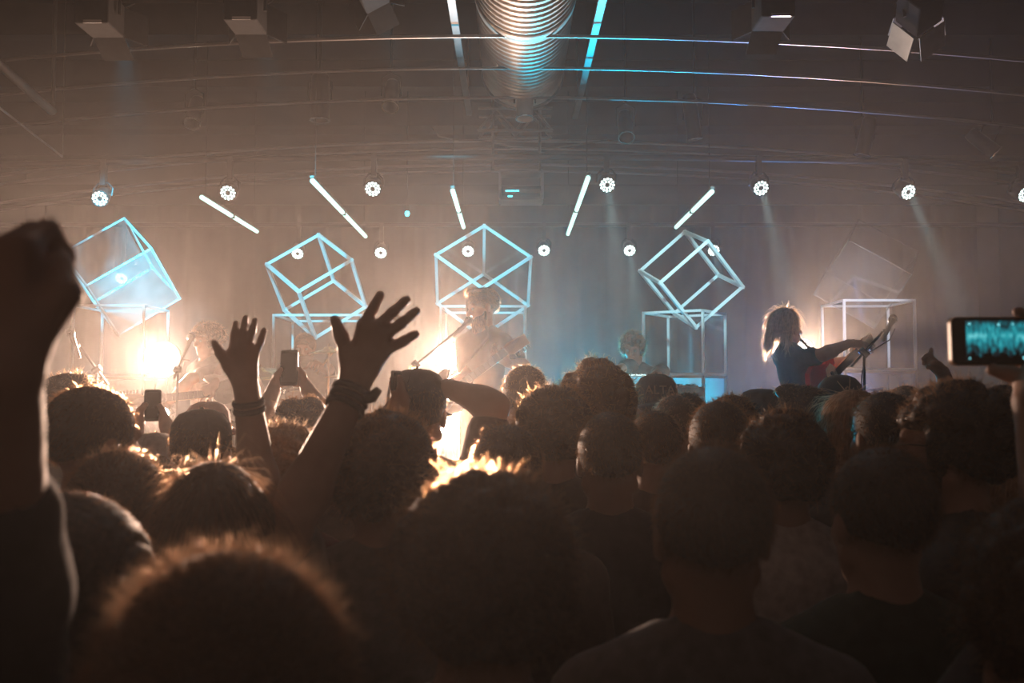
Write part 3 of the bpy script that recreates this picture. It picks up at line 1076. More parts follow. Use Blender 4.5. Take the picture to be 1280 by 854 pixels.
# ------------------------------------------------------------------ hair
def strands(vs, quads, rng, n, length, width, mode, keep=None):
    """Fine tapered ribbons growing out of the hair surface; returns extra verts, quads, tris."""
    A, B, C, D_ = [vs[quads[:, i]] for i in range(4)]
    nrm = np.cross(C - A, D_ - B)
    ar = np.linalg.norm(nrm, axis=1) + 1e-12
    nrm = nrm / ar[:, None]
    ctr = (A + B + C + D_) / 4
    w = ar.copy()
    w[(nrm * (ctr - np.array([0, 0, 0.0]))).sum(1) < 0] = 0
    if keep is not None:
        w = w * keep(ctr)
    f = rng.choice(len(quads), n, p=w / w.sum())
    u = rng.random((n, 1)); v = rng.random((n, 1))
    p0 = (A[f] * (1 - u) * (1 - v) + B[f] * u * (1 - v) + C[f] * u * v + D_[f] * (1 - u) * v)
    nn = nrm[f]
    r = rng.normal(size=(n, 3))
    if mode == 'fuzzy':
        d0 = nn + 0.45 * r; d1 = nn * 0.5 + 0.9 * rng.normal(size=(n, 3))
    elif mode == 'curly':
        d0 = nn * 0.8 + 0.7 * r; d1 = 1.1 * rng.normal(size=(n, 3)) + np.array([0, 0, -0.3])
    elif mode == 'long':
        g = np.array([0, -0.05, -1.0])
        t = g - nn * (nn @ g)[:, None]
        d0 = t + 0.12 * nn + 0.08 * r; d1 = t + 0.05 * r + np.array([0, 0, -0.2]) - 0.05 * nn
    else:
        g = np.array([0, -0.5, -0.75])
        t = g - nn * (nn @ g)[:, None]
        d0 = t * 0.6 + 0.55 * nn + 0.25 * r; d1 = t + 0.2 * nn + 0.25 * r
    d0 /= np.linalg.norm(d0, axis=1)[:, None]
    d1 /= np.linalg.norm(d1, axis=1)[:, None]
    L_ = length * (0.5 + rng.random((n, 1)))
    sd = np.cross(d0, rng.normal(size=(n, 3)))
    sd /= np.linalg.norm(sd, axis=1)[:, None] + 1e-9
    p0 = p0 - nn * 0.003
    p1 = p0 + d0 * L_ * 0.5
    p2 = p1 + d1 * L_ * 0.5
    V = np.stack([p0 - sd * width, p0 + sd * width, p1 + sd * width * 0.8, p1 - sd * width * 0.8, p2], 1).reshape(-1, 3)
    o = np.arange(n)[:, None] * 5
    return V, o + np.array([[0, 1, 2, 3]]), o + np.array([[3, 2, 4]])


def hair_mesh(style, seed, n, width, length=None):
    """Hair in head coordinates (origin at head centre, +Y = face)."""
    rng = np.random.default_rng(seed)
    S = SDF()
    mode = 'short'
    th = 0.010
    L_ = 0.02
    if style in ('short', 'fade', 'quiff'):
        S.ell((0, -0.018, 0.030), (0.083, 0.104, 0.096))
        if style == 'quiff':
            S.ell((0, 0.05, 0.105), (0.055, 0.045, 0.028))
        S.ell((0, 0.13, -0.045), (0.082, 0.092, 0.085), None, 0.01, True)
        S.box((0, 0.0, -0.16), (0.2, 0.2, 0.095), None, 0, 0.02, True)
        S.ell((0, -0.03, -0.075), (0.12, 0.065, 0.05), None, 0.02, True)
        L_ = 0.018
    elif style == 'fuzzy':
        S.ell((0, -0.018, 0.030), (0.090, 0.110, 0.104))
        for i in range(150):
            d = rng.normal(size=3); d /= np.linalg.norm(d)
            d[2] = abs(d[2]) - 0.25
            S.ell(np.array([0, -0.018, 0.03]) + d * np.array([0.09, 0.11, 0.104]), [0.008 + 0.004 * rng.random()] * 3, None, 0.008)
        S.ell((0, 0.14, -0.055), (0.088, 0.095, 0.085), None, 0.01, True)
        S.box((0, 0.0, -0.17), (0.2, 0.2, 0.095), None, 0, 0.02, True)
        mode, L_ = 'fuzzy', 0.024
    elif style in ('curly', 'mop'):
        big = 1.0 if style == 'curly' else 1.14
        S.ell((0, -0.02, 0.026), (0.095 * big, 0.112 * big, 0.105 * big))
        for i in range(190):
            d = rng.normal(size=3); d /= np.linalg.norm(d)
            if d[2] < -0.75 or (d[1] > 0.55 and d[2] < 0.25):
                continue
            rr = 0.013 + 0.010 * rng.random()
            S.ell(np.array([0, -0.02, 0.02]) + d * np.array([0.098, 0.116, 0.106]) * big, [rr] * 3, None, 0.01)
        if style == 'mop':
            for i in range(70):
                an = rng.random() * PI * 1.5 + PI * 0.75 + PI / 2 - PI / 2
                an = PI * 0.75 + rng.random() * PI * 1.5 - PI / 4 + PI / 4
                S.ell((0.098 * math.cos(an + PI / 2 - PI / 2) * 1.0, -0.03 - 0.06 * abs(math.sin(an)), -0.03 - 0.10 * rng.random()), [0.016 + 0.012 * rng.random()] * 3, None, 0.012)
            S.ell((0, -0.05, -0.045), (0.1, 0.075, 0.085))
        S.ell((0, 0.15, -0.05), (0.088, 0.105, 0.088), None, 0.01, True)
        S.box((0, 0.17, -0.10), (0.2, 0.12, 0.125), None, 0, 0.02, True)
        S.box((0, 0.0, -0.235 if style == 'mop' else -0.19), (0.2, 0.2, 0.095), None, 0, 0.02, True)
        mode, L_ = 'curly', 0.035
    elif style in ('long', 'wavy', 'bob'):
        S.ell((0, -0.018, 0.028), (0.088, 0.108, 0.100))
        bot = {'long': -0.34, 'wavy': -0.25, 'bob': -0.15}[style]
        S.cap((0, -0.06, 0.0), (0, -0.085, -0.14), 0.078, 0.068, 0.03)
        if bot < -0.2:
            for xx in (-0.05, 0, 0.05):
                S.cap((xx, -0.09, -0.12), (xx * 1.15, -0.135, bot), 0.05, 0.034, 0.03)
        for sx in (-1, 1):
            S.cap((sx * 0.066, -0.02, 0.03), (sx * 0.085, -0.035, bot + 0.03), 0.032, 0.026, 0.03)
            if style != 'bob':
                S.cap((sx * 0.066, 0.01, 0.03), (sx * 0.085, 0.025, bot * 0.7), 0.026, 0.016, 0.02)
        if style == 'wavy':
            for i in range(120):
                an = rng.random() * 2 * PI
                zz = 0.05 - rng.random() * 0.28
                S.ell((0.093 * math.cos(an), -0.04 + 0.085 * math.sin(an), zz), [0.012 + 0.008 * rng.random(), 0.012, 0.022], None, 0.012)
        S.ell((0, 0.14, -0.065), (0.066, 0.10, 0.105), None, 0.012, True)
        S.box((0, 0.02, -0.31), (0.06, 0.10, 0.20), None, 0.03, 0.02, True)
        mode, L_ = 'long', 0.09
    elif style == 'braids':
        S.ell((0, -0.018, 0.030), (0.083, 0.104, 0.097))
        S.ell((0, 0.13, -0.045), (0.082, 0.092, 0.085), None, 0.01, True)
        S.box((0, 0.0, -0.165), (0.2, 0.2, 0.095), None, 0, 0.02, True)
        for i in range(17):                     # rows of braids from brow to nape, beads at the crown line
            x = -0.078 + 0.156 * i / 16
            w_ = math.sqrt(max(0.02, 1 - (x / 0.086) ** 2))
            for j in range(26):
                an = -0.35 + j / 25 * 3.3
                S.ell((x, -0.018 + 0.106 * w_ * math.cos(an), 0.03 + 0.099 * w_ * math.sin(an)), (0.0062, 0.0075, 0.0075), None, 0.003)
        mode, L_ = 'fuzzy', 0.008
    elif style == 'beard':
        S.ell((0, 0.036, -0.075), (0.064, 0.062, 0.062), None, 0.02)
        S.ell((0, 0.065, -0.125), (0.042, 0.036, 0.045), None, 0.02)
        for sx in (-1, 1):
            S.cap((sx * 0.068, 0.008, -0.03), (sx * 0.055, 0.03, -0.09), 0.012, 0.02)
        S.ell((0, 0.085, -0.025), (0.046, 0.06, 0.036), None, 0.01, True)
        S.box((0, -0.05, -0.1), (0.2, 0.055, 0.2), None, 0, 0.02, True)
        L_ = 0.02
        mode = 'long'
    hh = 0.0055 if style == 'braids' else 0.0085
    vs, q = S.surface(hh)
    if length:
        L_ = length
    V, Q, T = strands(vs, q, rng, n, L_, width, mode)
    o = len(vs)
    me = np_mesh('hair', np.concatenate([vs, V]), np.concatenate([q, Q + o]), T + o)
    mi = np.zeros(len(me.polygons), np.int32)
    mi[len(q):] = 1
    me.polygons.foreach_set('material_index', mi)
    return me


def hair_obj(name, me, hm, parent):
    if len(me.materials) == 0:
        me.materials.append(M[hm]); me.materials.append(STR[hm])
    o = obj(name, me, M[hm], parent)
    if me.materials[1] != STR[hm]:
        o.material_slots[1].link = 'OBJECT'
        o.material_slots[1].material = STR[hm]
    return o


def hair_mat(name, col, rough=0.6):
    return mat(name, col, rough, var=0.35, scale=60, spec=0.4)

def strand_mat(name, col, glow):
    """Single hairs: dark from the front, letting light from behind through, as thin hair does."""
    m = mat(name, col, 0.35, var=0.35, scale=60, spec=0.6)
    N, L = m.node_tree.nodes, m.node_tree.links
    b, out = N['Principled BSDF'], N['Material Output']
    tl = N.new('ShaderNodeBsdfTranslucent'); tl.inputs['Color'].default_value = (*glow, 1)
    rf = N.new('ShaderNodeBsdfRefraction'); rf.inputs['Color'].default_value = (*glow, 1)
    rf.inputs['IOR'].default_value = 1.06; rf.inputs['Roughness'].default_value = 0.55
    m1 = N.new('ShaderNodeMixShader'); m1.inputs[0].default_value = 0.5
    m2 = N.new('ShaderNodeMixShader'); m2.inputs[0].default_value = 0.64
    L.new(tl.outputs[0], m1.inputs[1]); L.new(rf.outputs[0], m1.inputs[2])
    L.new(b.outputs[0], m2.inputs[1]); L.new(m1.outputs[0], m2.inputs[2])
    L.new(m2.outputs[0], out.inputs['Surface'])
    return m

M['skin'] = mat('skin_tone_light', (0.46, 0.29, 0.215), 0.48, var=0.08, scale=18)
M['skin2'] = mat('skin_tone_tan', (0.34, 0.20, 0.14), 0.48, var=0.08, scale=18)
M['skin3'] = mat('skin_tone_dark', (0.19, 0.11, 0.08), 0.48, var=0.08, scale=18)
M['hair_black'] = hair_mat('black_hair', (0.06, 0.052, 0.048))
M['hair_dark'] = hair_mat('dark_brown_hair', (0.08, 0.06, 0.048))
M['hair_brown'] = hair_mat('brown_hair', (0.11, 0.07, 0.048))
M['hair_light'] = hair_mat('light_brown_hair', (0.42, 0.24, 0.13))
M['hair_blond'] = hair_mat('blond_hair', (0.66, 0.46, 0.28))
STR = {'hair_black': strand_mat('black_hair_strand', (0.035, 0.026, 0.022), (0.50, 0.30, 0.18)), 'hair_dark': strand_mat('dark_hair_strand', (0.085, 0.05, 0.032), (0.62, 0.38, 0.22)),
       'hair_brown': strand_mat('brown_hair_strand', (0.20, 0.105, 0.06), (0.96, 0.66, 0.44)), 'hair_light': strand_mat('light_hair_strand', (0.42, 0.24, 0.13), (0.85, 0.62, 0.42)),
       'hair_blond': strand_mat('blond_hair_strand', (0.66, 0.46, 0.28), (0.92, 0.75, 0.55))}
CL = {}
for k_, c_ in dict(black=(0.045, 0.042, 0.042), charcoal=(0.07, 0.066, 0.064), navy=(0.03, 0.036, 0.06), brown=(0.09, 0.055, 0.04), green=(0.035, 0.065, 0.05),
                   grey=(0.20, 0.19, 0.185), light=(0.50, 0.46, 0.43), white=(0.62, 0.60, 0.58), red=(0.25, 0.04, 0.035), maroon=(0.12, 0.03, 0.03), tan=(0.33, 0.24, 0.17),
                   denim=(0.06, 0.075, 0.11), olive=(0.09, 0.085, 0.05)).items():
    CL[k_] = mat('cloth_' + k_, c_, 0.9, var=0.18, scale=40, sheen=0.15, bump=0.15)


def outfit(t, fm, hair=None, hm='hair_dark', skin='skin', shirt='black', trousers='denim', shoe='black', hair_R=None, hair_s=1.0):
    """Hang one figure's meshes under its Empty."""
    s = fm['s']
    b = obj('body', fm['body'], M[skin], t)
    obj('shirt', fm['shirt'], CL[shirt], t)
    if 'trousers' in fm:
        obj('trousers', fm['trousers'], CL[trousers], t)
        for sx in (-1, 1):
            o = obj('shoe', fm['shoe'], CL[shoe], t)
            q = fm['shoe_at']
            o.location = (sx * q[0] * s, q[1] * s, q[2] * s)
    if hair is not None:
        h = hair_obj('hair', hair, hm, t)
        h.matrix_local = Matrix.Translation(fm['hc']) @ (fm['R'] if hair_R is None else hair_R).to_4x4() @ Matrix.Scale(s * hair_s, 4)
        return h
    return None

# ------------------------------------------------------------------ the crowd
GC = 'crowd watching the band'
FIG = {}
for nm, kw in dict(man=dict(), man_hood=dict(sleeve=1.9, hood=True), man_jacket=dict(sleeve=1.9),
                   woman=dict(fem=True), woman_long=dict(fem=True, sleeve=1.9),
                   man_front=dict(armL=rest_arm(-1, 1.0, 1), armR=rest_arm(1, 1.0, 1)),
                   ).items():
    FIG[nm] = figure_meshes(1.0, **kw)

HS = {'short': 0.010, 'fade': 0.01, 'quiff': 0.02, 'fuzzy': 0.022, 'curly': 0.03, 'mop': 0.045, 'long': 0.016, 'wavy': 0.016, 'bob': 0.016, 'braids': 0.018, 'cap': 0.016, 'beanie': 0.02, 'hat': 0.02, None: 0}
hseed = [100]

def make_hair(style, D):
    hseed[0] += 1
    n_ = int(min(14000, max(900, 9000 / D ** 1.3)))
    return hair_mesh(style, hseed[0], n_, 0.00024 * D + 0.00012)

def place(px, top, D, style):
    """Feet position and scale from the photograph place of the head's top."""
    p = P(px, top, D)
    s = (p.z - HS[style] * 0.8) / 1.75
    return Vector((p.x, D, 0)), s

def headwear(t, kind, fm_hc, R, s, m, back=False, text=None):
    """Cap, flat hat or knitted hat under the person, in head coordinates."""
    if kind == 'beanie':
        pr = [(0.086, -0.005), (0.094, -0.002), (0.096, 0.035), (0.090, 0.042), (0.091, 0.06), (0.082, 0.095), (0.060, 0.122), (0.03, 0.135), (0.001, 0.138)]
        h = MB().lathe(pr, 28).build('beanie', m, t, smooth=True)
        sy = 1.18
    elif kind == 'hat':
        pr = [(0.083, 0.02), (0.092, 0.02), (0.092, 0.055), (0.088, 0.085), (0.07, 0.112), (0.04, 0.124), (0.001, 0.127)]
        h = MB().lathe(pr, 28).build('hat', m, t, smooth=True)
        MB().lathe([(0.09, 0.03), (0.128, 0.006), (0.130, 0.004), (0.09, 0.024)], 32).build('brim', m, h, smooth=True)
        sy = 1.15
    else:
        pr = [(0.080, 0.012), (0.086, 0.012), (0.087, 0.05), (0.082, 0.085), (0.064, 0.112), (0.035, 0.125), (0.001, 0.128)]
        h = MB().lathe(pr, 28).build('baseball_cap', m, t, smooth=True)
        bm = MB()
        vs, fs = [], []
        for j in range(2):
            for k in range(13):
                an = PI * (0.14 + 0.72 * k / 12)
                rr = 0.086 if j == 0 else 0.086 + 0.075 * math.sin((an - PI * 0.14) / 0.72) ** 0.6 if 0 < k < 12 else 0.09
                vs.append((rr * math.cos(an), rr * math.sin(an), 0.016 - 0.02 * abs(math.cos(an)) - 0.012 * j))
        for k in range(12):
            fs.append((k, k + 1, 13 + k + 1, 13 + k))
        bm.add(vs, fs)
        b = bm.build('brim', m, h, smooth=True)
        so_ = b.modifiers.new('thick', 'SOLIDIFY'); so_.thickness = 0.004
        MB().ball((0, 0, 0.129), 0.006, 8, 6).build('button', m, h)
        for k in range(6):
            an = PI / 3 * k + 0.3
            pts = [(r_ * 1.012 * math.cos(an), r_ * 1.012 * math.sin(an), z_) for r_, z_ in pr[1:]]
            MB().tube(pts, 0.0012, 5).build('seam', m, h)
        sy = 1.17
        if text:
            cu_ = bpy.data.curves.new('lettering', 'FONT')
            cu_.body = text
            cu_.size = 0.05
            cu_.align_x = 'CENTER'
            cu_.extrude = 0.0015
            tmp = bpy.data.objects.new('lettering_curve', cu_)
            lo = obj('lettering', bpy.data.meshes.new_from_object(tmp), M['letter'], h)
            bpy.data.objects.remove(tmp)
            # stands on the side of the cap turned to the hall
            yd = 1 if back else -1
            lo.location = (0, yd * 0.0885, 0.045)
            lo.rotation_euler = (PI / 2 - 0.12 , 0, PI if back else 0)
    rz = Matrix.Rotation(PI, 3, 'Z') if back else Matrix.Identity(3)
    sm_ = Matrix.Diagonal((s, s * sy, s, 1))
    h.matrix_local = Matrix.Translation(fm_hc + R @ Vector((0, -0.014, 0.004)) * s) @ (R @ rz).to_4x4() @ sm_
    return h

M['letter'] = mat('cap_lettering', (0.36, 0.25, 0.17), 0.7)
M['glass_frame'] = M['black']

# px, top, D, hair, hair colour, figure, shirt, skin, turn, label
CROWD = [
    (90, 616, 1.067, 'braids', 'hair_black', 'man_jacket', 'charcoal', 'skin3', 0, 'person with tight rows of braids and a dark jacket, beside the raised fist'),
    (270, 574, 1.64, 'long', 'hair_brown', 'woman_long', 'black', 'skin', 6, 'person with long straight brown hair lit orange along the crown'),
    (118, 483, 2.3, 'short', 'hair_dark', 'man_hood', 'charcoal', 'skin', -38, 'person with cropped dark hair turned aside so one ear shows'),
    (92, 467, 3.9, 'curly', 'hair_brown', 'man', 'black', 'skin', -20, 'person with a small curly head just beyond the cropped man with the ear'),
    (152, 561, 1.9, 'fuzzy', 'hair_brown', 'man_jacket', 'black', 'skin', -10, 'person with fuzzy brown hair behind the one with braids'),
    (254, 512, 3.0, 'cap', 'hair_dark', 'man', 'navy', 'skin', -12, 'person in a plain dark cap below the glaring twin lamps'),
    (262, 502, 4.2, 'cap', 'hair_dark', 'man_jacket', 'brown', 'skin', -25, 'person in a reddish cap nearer the stage than the plain dark cap'),
    (604, 587, 1.221, 'curly', 'hair_dark', 'man_jacket', 'black', 'skin', 0, 'person with a big dark curly head right under the lower glaring lamp'),
    (634, 530, 2.339, 'short', 'hair_dark', 'man', 'brown', 'skin', 0, 'person with short dark hair in the glare, beyond the big curly head'),
    (657, 457, 3.859, 'short', 'hair_dark', 'man_jacket', 'black', 'skin', 0, 'person with a neat round dark head just below the singer'),
    (692, 481, 2.915, 'curly', 'hair_dark', 'man', 'charcoal', 'skin', 0, 'person with short curls between the singer side and the frizzy bob'),
    (746, 450, 3.541, 'mop', 'hair_dark', 'woman_long', 'black', 'skin', 0, 'person with a frizzy curly bob below the keyboard player'),
    (762, 514, 2.571, 'short', 'hair_black', 'man_jacket', 'black', 'skin2', 0, 'person with short black hair and dark jacket behind the frizzy bob'),
    (820, 468, 4.403, 'cap', 'hair_dark', 'man', 'charcoal', 'skin', 0, 'person in a dark cap with pale capital letters across it'),
    (844, 494, 3.81, 'short', 'hair_brown', 'man_hood', 'charcoal', 'skin', -8, 'person with a brown rimlit head behind the lettered cap'),
    (818, 513, 3.157, 'short', 'hair_dark', 'man_jacket', 'brown', 'skin2', 0, 'person with a shaved neck two behind the lettered cap'),
    (858, 491, 4.054, 'short', 'hair_black', 'woman', 'black', 'skin', 0, 'person with smooth black hair beside the lettered cap'),
    (898, 501, 2.787, 'short', 'hair_black', 'man', 'black', 'skin', 0, 'person with thick black hair between lettered cap and flat cap'),
    (913, 493, 3.412, 'fuzzy', 'hair_dark', 'man', 'olive', 'skin', 0, 'person with fuzzy dark hair just beside the flat cap'),
    (950, 485, 4.299, 'hat', 'hair_black', 'man_jacket', 'charcoal', 'skin', 14, 'person in a dark brimmed hat below the blue floor light'),
    (978, 513, 2.42, 'curly', 'hair_black', 'man', 'white', 'skin2', 0, 'person with black curls and a white shirt'),
    (1003, 480, 3.8, 'quiff', 'hair_dark', 'man', 'maroon', 'skin', 58, 'person with a swept up quiff seen in profile below the woman guitarist'),
    (1048, 471, 4.567, 'beanie', 'hair_dark', 'man_jacket', 'black', 'skin', 20, 'person in a dark knitted hat below the microphone stand'),
    (1062, 486, 3.25, 'wavy', 'hair_light', 'woman_long', 'charcoal', 'skin', 48, 'person with wavy light brown hair turned to the singer'),
    (1103, 490, 2.934, 'fade', 'hair_black', 'man_jacket', 'black', 'skin2', 14, 'person with close cropped black hair beside the wavy light brown hair'),
    (1129, 482, 4.872, 'short', 'hair_dark', 'man', 'brown', 'skin', 30, 'person with a small dark head beyond the man with glasses'),
    (1250, 481, 4.0, 'short', 'hair_brown', 'man_jacket', 'charcoal', 'skin', 10, 'person with neat brown hair under the big raised phone'),
    (1270, 513, 3.1, 'bob', 'hair_blond', 'woman_long', 'black', 'skin', 62, 'person with blond hair in profile below the big raised phone'),
    (1262, 566, 2.441, 'wavy', 'hair_light', 'woman', 'tan', 'skin', 55, 'person with loose light wavy hair behind the blond one'),
    (888, 557, 1.451, 'short', 'hair_black', 'man', 'grey', 'skin2', 0, 'person with a tall dark head and pale shirt behind the black curls'),
    (1100, 558, 1.704, 'fade', 'hair_black', 'man', 'green', 'skin', 8, 'person with a shaved back of head and dark green shirt'),
    (470, 700, 1.3, 'short', 'hair_dark', 'woman', 'grey', 'skin', 0, ''),
]
CROWD.pop()

def yaw_figure(kind, deg):
    return FIG[kind]

people = []
for (px, top, D, style, hcol, kind, shirt, skin, turn, lab) in CROWD:
    loc, s = place(px, top, D, style)
    t = thing('person', lab, 'person', loc, math.radians(turn), GC)
    fm = dict(FIG[kind])
    t.scale = (s, s, s)
    hair_style = style if style not in ('cap', 'beanie', 'hat') else 'short'
    hr = make_hair(hair_style, D / s)
    outfit(t, fm, hr, hcol, skin, shirt, rnd.choice(('denim', 'black', 'navy', 'charcoal')))
    if style in ('cap', 'beanie', 'hat'):
        cm = {'plain dark cap': 'charcoal', 'reddish cap': 'maroon'}
        c_ = next((v for k_, v in cm.items() if k_ in lab and 'than' not in lab or k_ in lab), 'black')
        if 'reddish' in lab:
            c_ = 'maroon'
        headwear(t, style, fm['hc'], fm['R'], fm['s'], CL[c_], back='letters' in lab, text='ALTA' if 'letters' in lab else None)
    people.append((lab, loc.x, loc.y, s, turn))


# ---- people with raised arms or phones: joints from the photograph, at their own distances
def hero(label, loc, s, style, hcol, skin, shirt, armL=None, armR=None, handL=None, handR=None, sleeve=0.55, hood=False, fem=False, head=(0, 0, 0), D=2.0, turn=0.0):
    t = thing('person', label, 'person', loc, turn, GC)
    def loc_(a, sx):
        if a is None:
            return None
        E, W_ = [Vector(q) - loc for q in a[:2]]
        Sh = Vector((sx * SHO * s, 0.0, 1.405 * s)) if len(a) < 3 else Vector(a[2]) - loc
        return Sh, E, W_
    fm = figure_meshes(s, fem, loc_(armL, -1), loc_(armR, 1), handL, handR, head, sleeve, hood)
    hr = make_hair(style if style not in ('cap', 'beanie', 'hat') else 'short', D)
    outfit(t, fm, hr, hcol, skin, shirt)
    people.append((label, loc.x, loc.y, s, 0))
    return t, fm

def phone(name, label, c, ux, uz, w, h, screen, case='black', th=0.0045):
    """Telephone: c centre, ux / uz its width and height directions; its screen looks back along their cross product."""
    ux, uz = Vector(ux).normalized(), Vector(uz).normalized()
    ny = ux.cross(uz)
    R = Matrix((ux, -ny, uz)).transposed()     # local x, y (to screen), z
    t = thing(name, label, 'phone', c)
    t.rotation_euler = R.to_euler()
    def rr(w_, h_, r_, n_=5):
        o_ = []
        for (cx_, cz_, a0) in ((w_ - r_, h_ - r_, 0), (-w_ + r_, h_ - r_, 90), (-w_ + r_, -h_ + r_, 180), (w_ - r_, -h_ + r_, 270)):
            for k in range(n_):
                an = math.radians(a0 + 90 * k / (n_ - 1))
                o_.append((cx_ + r_ * math.cos(an), cz_ + r_ * math.sin(an)))
        return o_
    MB().prism(rr(w / 2, h / 2, 0.009), -th, th).build('case', M[case], t)
    return t, rr, th

M['phone_case'] = mat('phone_case', (0.32, 0.17, 0.06), 0.4)
M['phone_face'] = mat('phone_face', (0.012, 0.011, 0.011), 0.15)

def loc_hand(loc):
    return lambda q: Vector(q) - loc

# 1. fuzzy head with the raised fist
loc, s = place(286, 683, 0.74, 'fuzzy')
Wf, Ef = P(6, 464, 0.75), P(-4, 838, 0.90)
L1 = loc_hand(loc)
t, fm = hero('person with short fuzzy brown hair and one clenched fist raised high', loc, s, 'fuzzy', 'hair_brown', 'skin', 'black',
             armL=(Ef, Wf), handL=lambda S: hand_prims(S, L1(Wf), (-0.22, 0.04, 1), (-0.25, -1, 0.05), False, (1.3, 1.35, 1.35, 1.4), 0.0, 0.95, 1.0), sleeve=1.55, D=0.74)

# 2. the big open hand
loc, s = place(480, 513, 2.08, 'curly')
L2 = loc_hand(loc)
DH = 1.86
def q2(px, py, dd=0.0): return L2(P(px, py, DH + dd))
W2, E2 = P(441, 488, 1.86), P(356, 668, 1.74)
t2, fm = hero('person with dark curls and grey shirt, one arm raised with fingers spread wide', loc, s, 'curly', 'hair_dark', 'skin', 'grey',
             armL=(E2, W2), handL=lambda S: hand_explicit(S, L2(W2), [
                 [q2(454, 407), q2(466, 386, 0.005), q2(475, 369, 0.012)],
                 [q2(469, 411, -0.005), q2(490, 391), q2(508, 375, 0.01)],
                 [q2(478, 422, -0.005), q2(500, 406), q2(520, 389, 0.01)],
                 [q2(481, 438), q2(502, 428, 0.005), q2(519, 418, 0.01)]],
                 [q2(434, 444, 0.0), q2(426, 420, 0.005), q2(419, 401, 0.01)], 1.12), sleeve=0.75, D=2.05)
def bracelet(t_, w, e, loc_, r, n_, m_='black', off=0.02):
    a = (e - w).normalized()
    R_ = aim(a)
    for k in range(n_):
        c_ = w - loc_ + a * (off + 0.016 * k)
        o_ = MB().lathe([(r - 0.004, -0.006), (r, -0.006), (r + 0.002, 0), (r, 0.006), (r - 0.004, 0.006), (r - 0.004, -0.006)], 24, c_, R_).build('wristband', CL[m_], t_, smooth=True)
    return o_
bracelet(t2, W2, E2, loc, 0.037, 3, off=0.004)
a_ = L2(W2)
MB().tube([a_ + Vector((0.02, -0.02, -0.02)), a_ + Vector((0.04, -0.025, -0.012)), a_ + Vector((0.052, -0.02, 0.002))], [0.008, 0.012, 0.007], 8).build('wristband_knot', CL['black'], t2, smooth=True)

# 3. the hand with fingers together
loc, s = place(352, 527, 2.5, 'curly')
L3 = loc_hand(loc)
def q3(px, py, dd=0.0): return L3(P(px, py, 2.12 + dd))
W3, E3 = P(309, 492, 2.12), P(327, 640, 2.18)
t3, fm = hero('person with frizzy light hair, one flat hand raised beside the phone in two hands', loc, s, 'curly', 'hair_light', 'skin', 'maroon',
             armL=(E3, W3), handL=lambda S: hand_explicit(S, L3(W3), [
                 [q3(290, 440), q3(292, 419), q3(295, 404)],
                 [q3(300, 436, -0.005), q3(304, 415), q3(307, 397)],
                 [q3(309, 437, -0.005), q3(315, 416), q3(319, 400)],
                 [q3(318, 443), q3(326, 427), q3(330, 413)]],
                 [q3(285, 458, -0.01), q3(275, 442, -0.015), q3(268, 429, -0.015)], 0.84), sleeve=0.7, D=2.4)
bracelet(t3, W3, E3, loc, 0.033, 2)

# 4. phone held up in two hands
loc, s = place(380, 496, 3.36, 'curly')
L4 = loc_hand(loc)
D4 = 3.75
c4 = P(361.5, 460, D4)
def q4(px, py, dd=0.0): return L4(P(px, py, D4 + dd))
Wl, El = P(341, 492, D4 - 0.03), P(322, 530, D4 - 0.2)
Wr, Er = P(386, 490, D4 - 0.03), P(412, 528, D4 - 0.2)
t4, fm = hero('person with dark frizzy hair holding a phone up in two hands', loc, s, 'curly', 'hair_dark', 'skin', 'black', armL=(El, Wl), armR=(Er, Wr),
             handL=lambda S: hand_explicit(S, L4(Wl), [
                 [q4(345, 470, 0.02), q4(350, 462, 0.03), q4(357, 460, 0.03)], [q4(345, 474, 0.02), q4(351, 468, 0.03), q4(358, 467, 0.03)],
                 [q4(346, 478, 0.02), q4(352, 475, 0.03), q4(359, 474, 0.03)], [q4(346, 482, 0.015), q4(352, 481, 0.025), q4(358, 481, 0.025)]],
                 [q4(343, 479, -0.02), q4(346, 470, -0.025), q4(351, 462, -0.02)], 1.0),
             handR=lambda S: hand_explicit(S, L4(Wr), [
                 [q4(379, 470, 0.02), q4(373, 462, 0.03), q4(367, 460, 0.03)], [q4(379, 474, 0.02), q4(373, 468, 0.03), q4(366, 467, 0.03)],
                 [q4(379, 478, 0.02), q4(373, 475, 0.03), q4(366, 474, 0.03)], [q4(379, 482, 0.015), q4(373, 481, 0.025), q4(367, 481, 0.025)]],
                 [q4(381, 478, -0.02), q4(379, 469, -0.025), q4(374, 461, -0.02)], 1.0), sleeve=0.6, D=3.3)
ph, rr, th = phone('mobile_phone', 'dark phone held upright in two hands before the drummer', c4, (1, 0, 0), (0, 0.1, 1), 0.066, 0.135, None)
MB().prism(rr(0.029, 0.057, 0.004), -th - 0.001, -th).build('screen', M['phone_face'], ph)
MB().prism([(x_ * 1.0, z_) for x_, z_ in rr(0.0335, 0.068, 0.009)], -th * 0.3, th * 0.3).build('bezel', M['chrome'], ph)

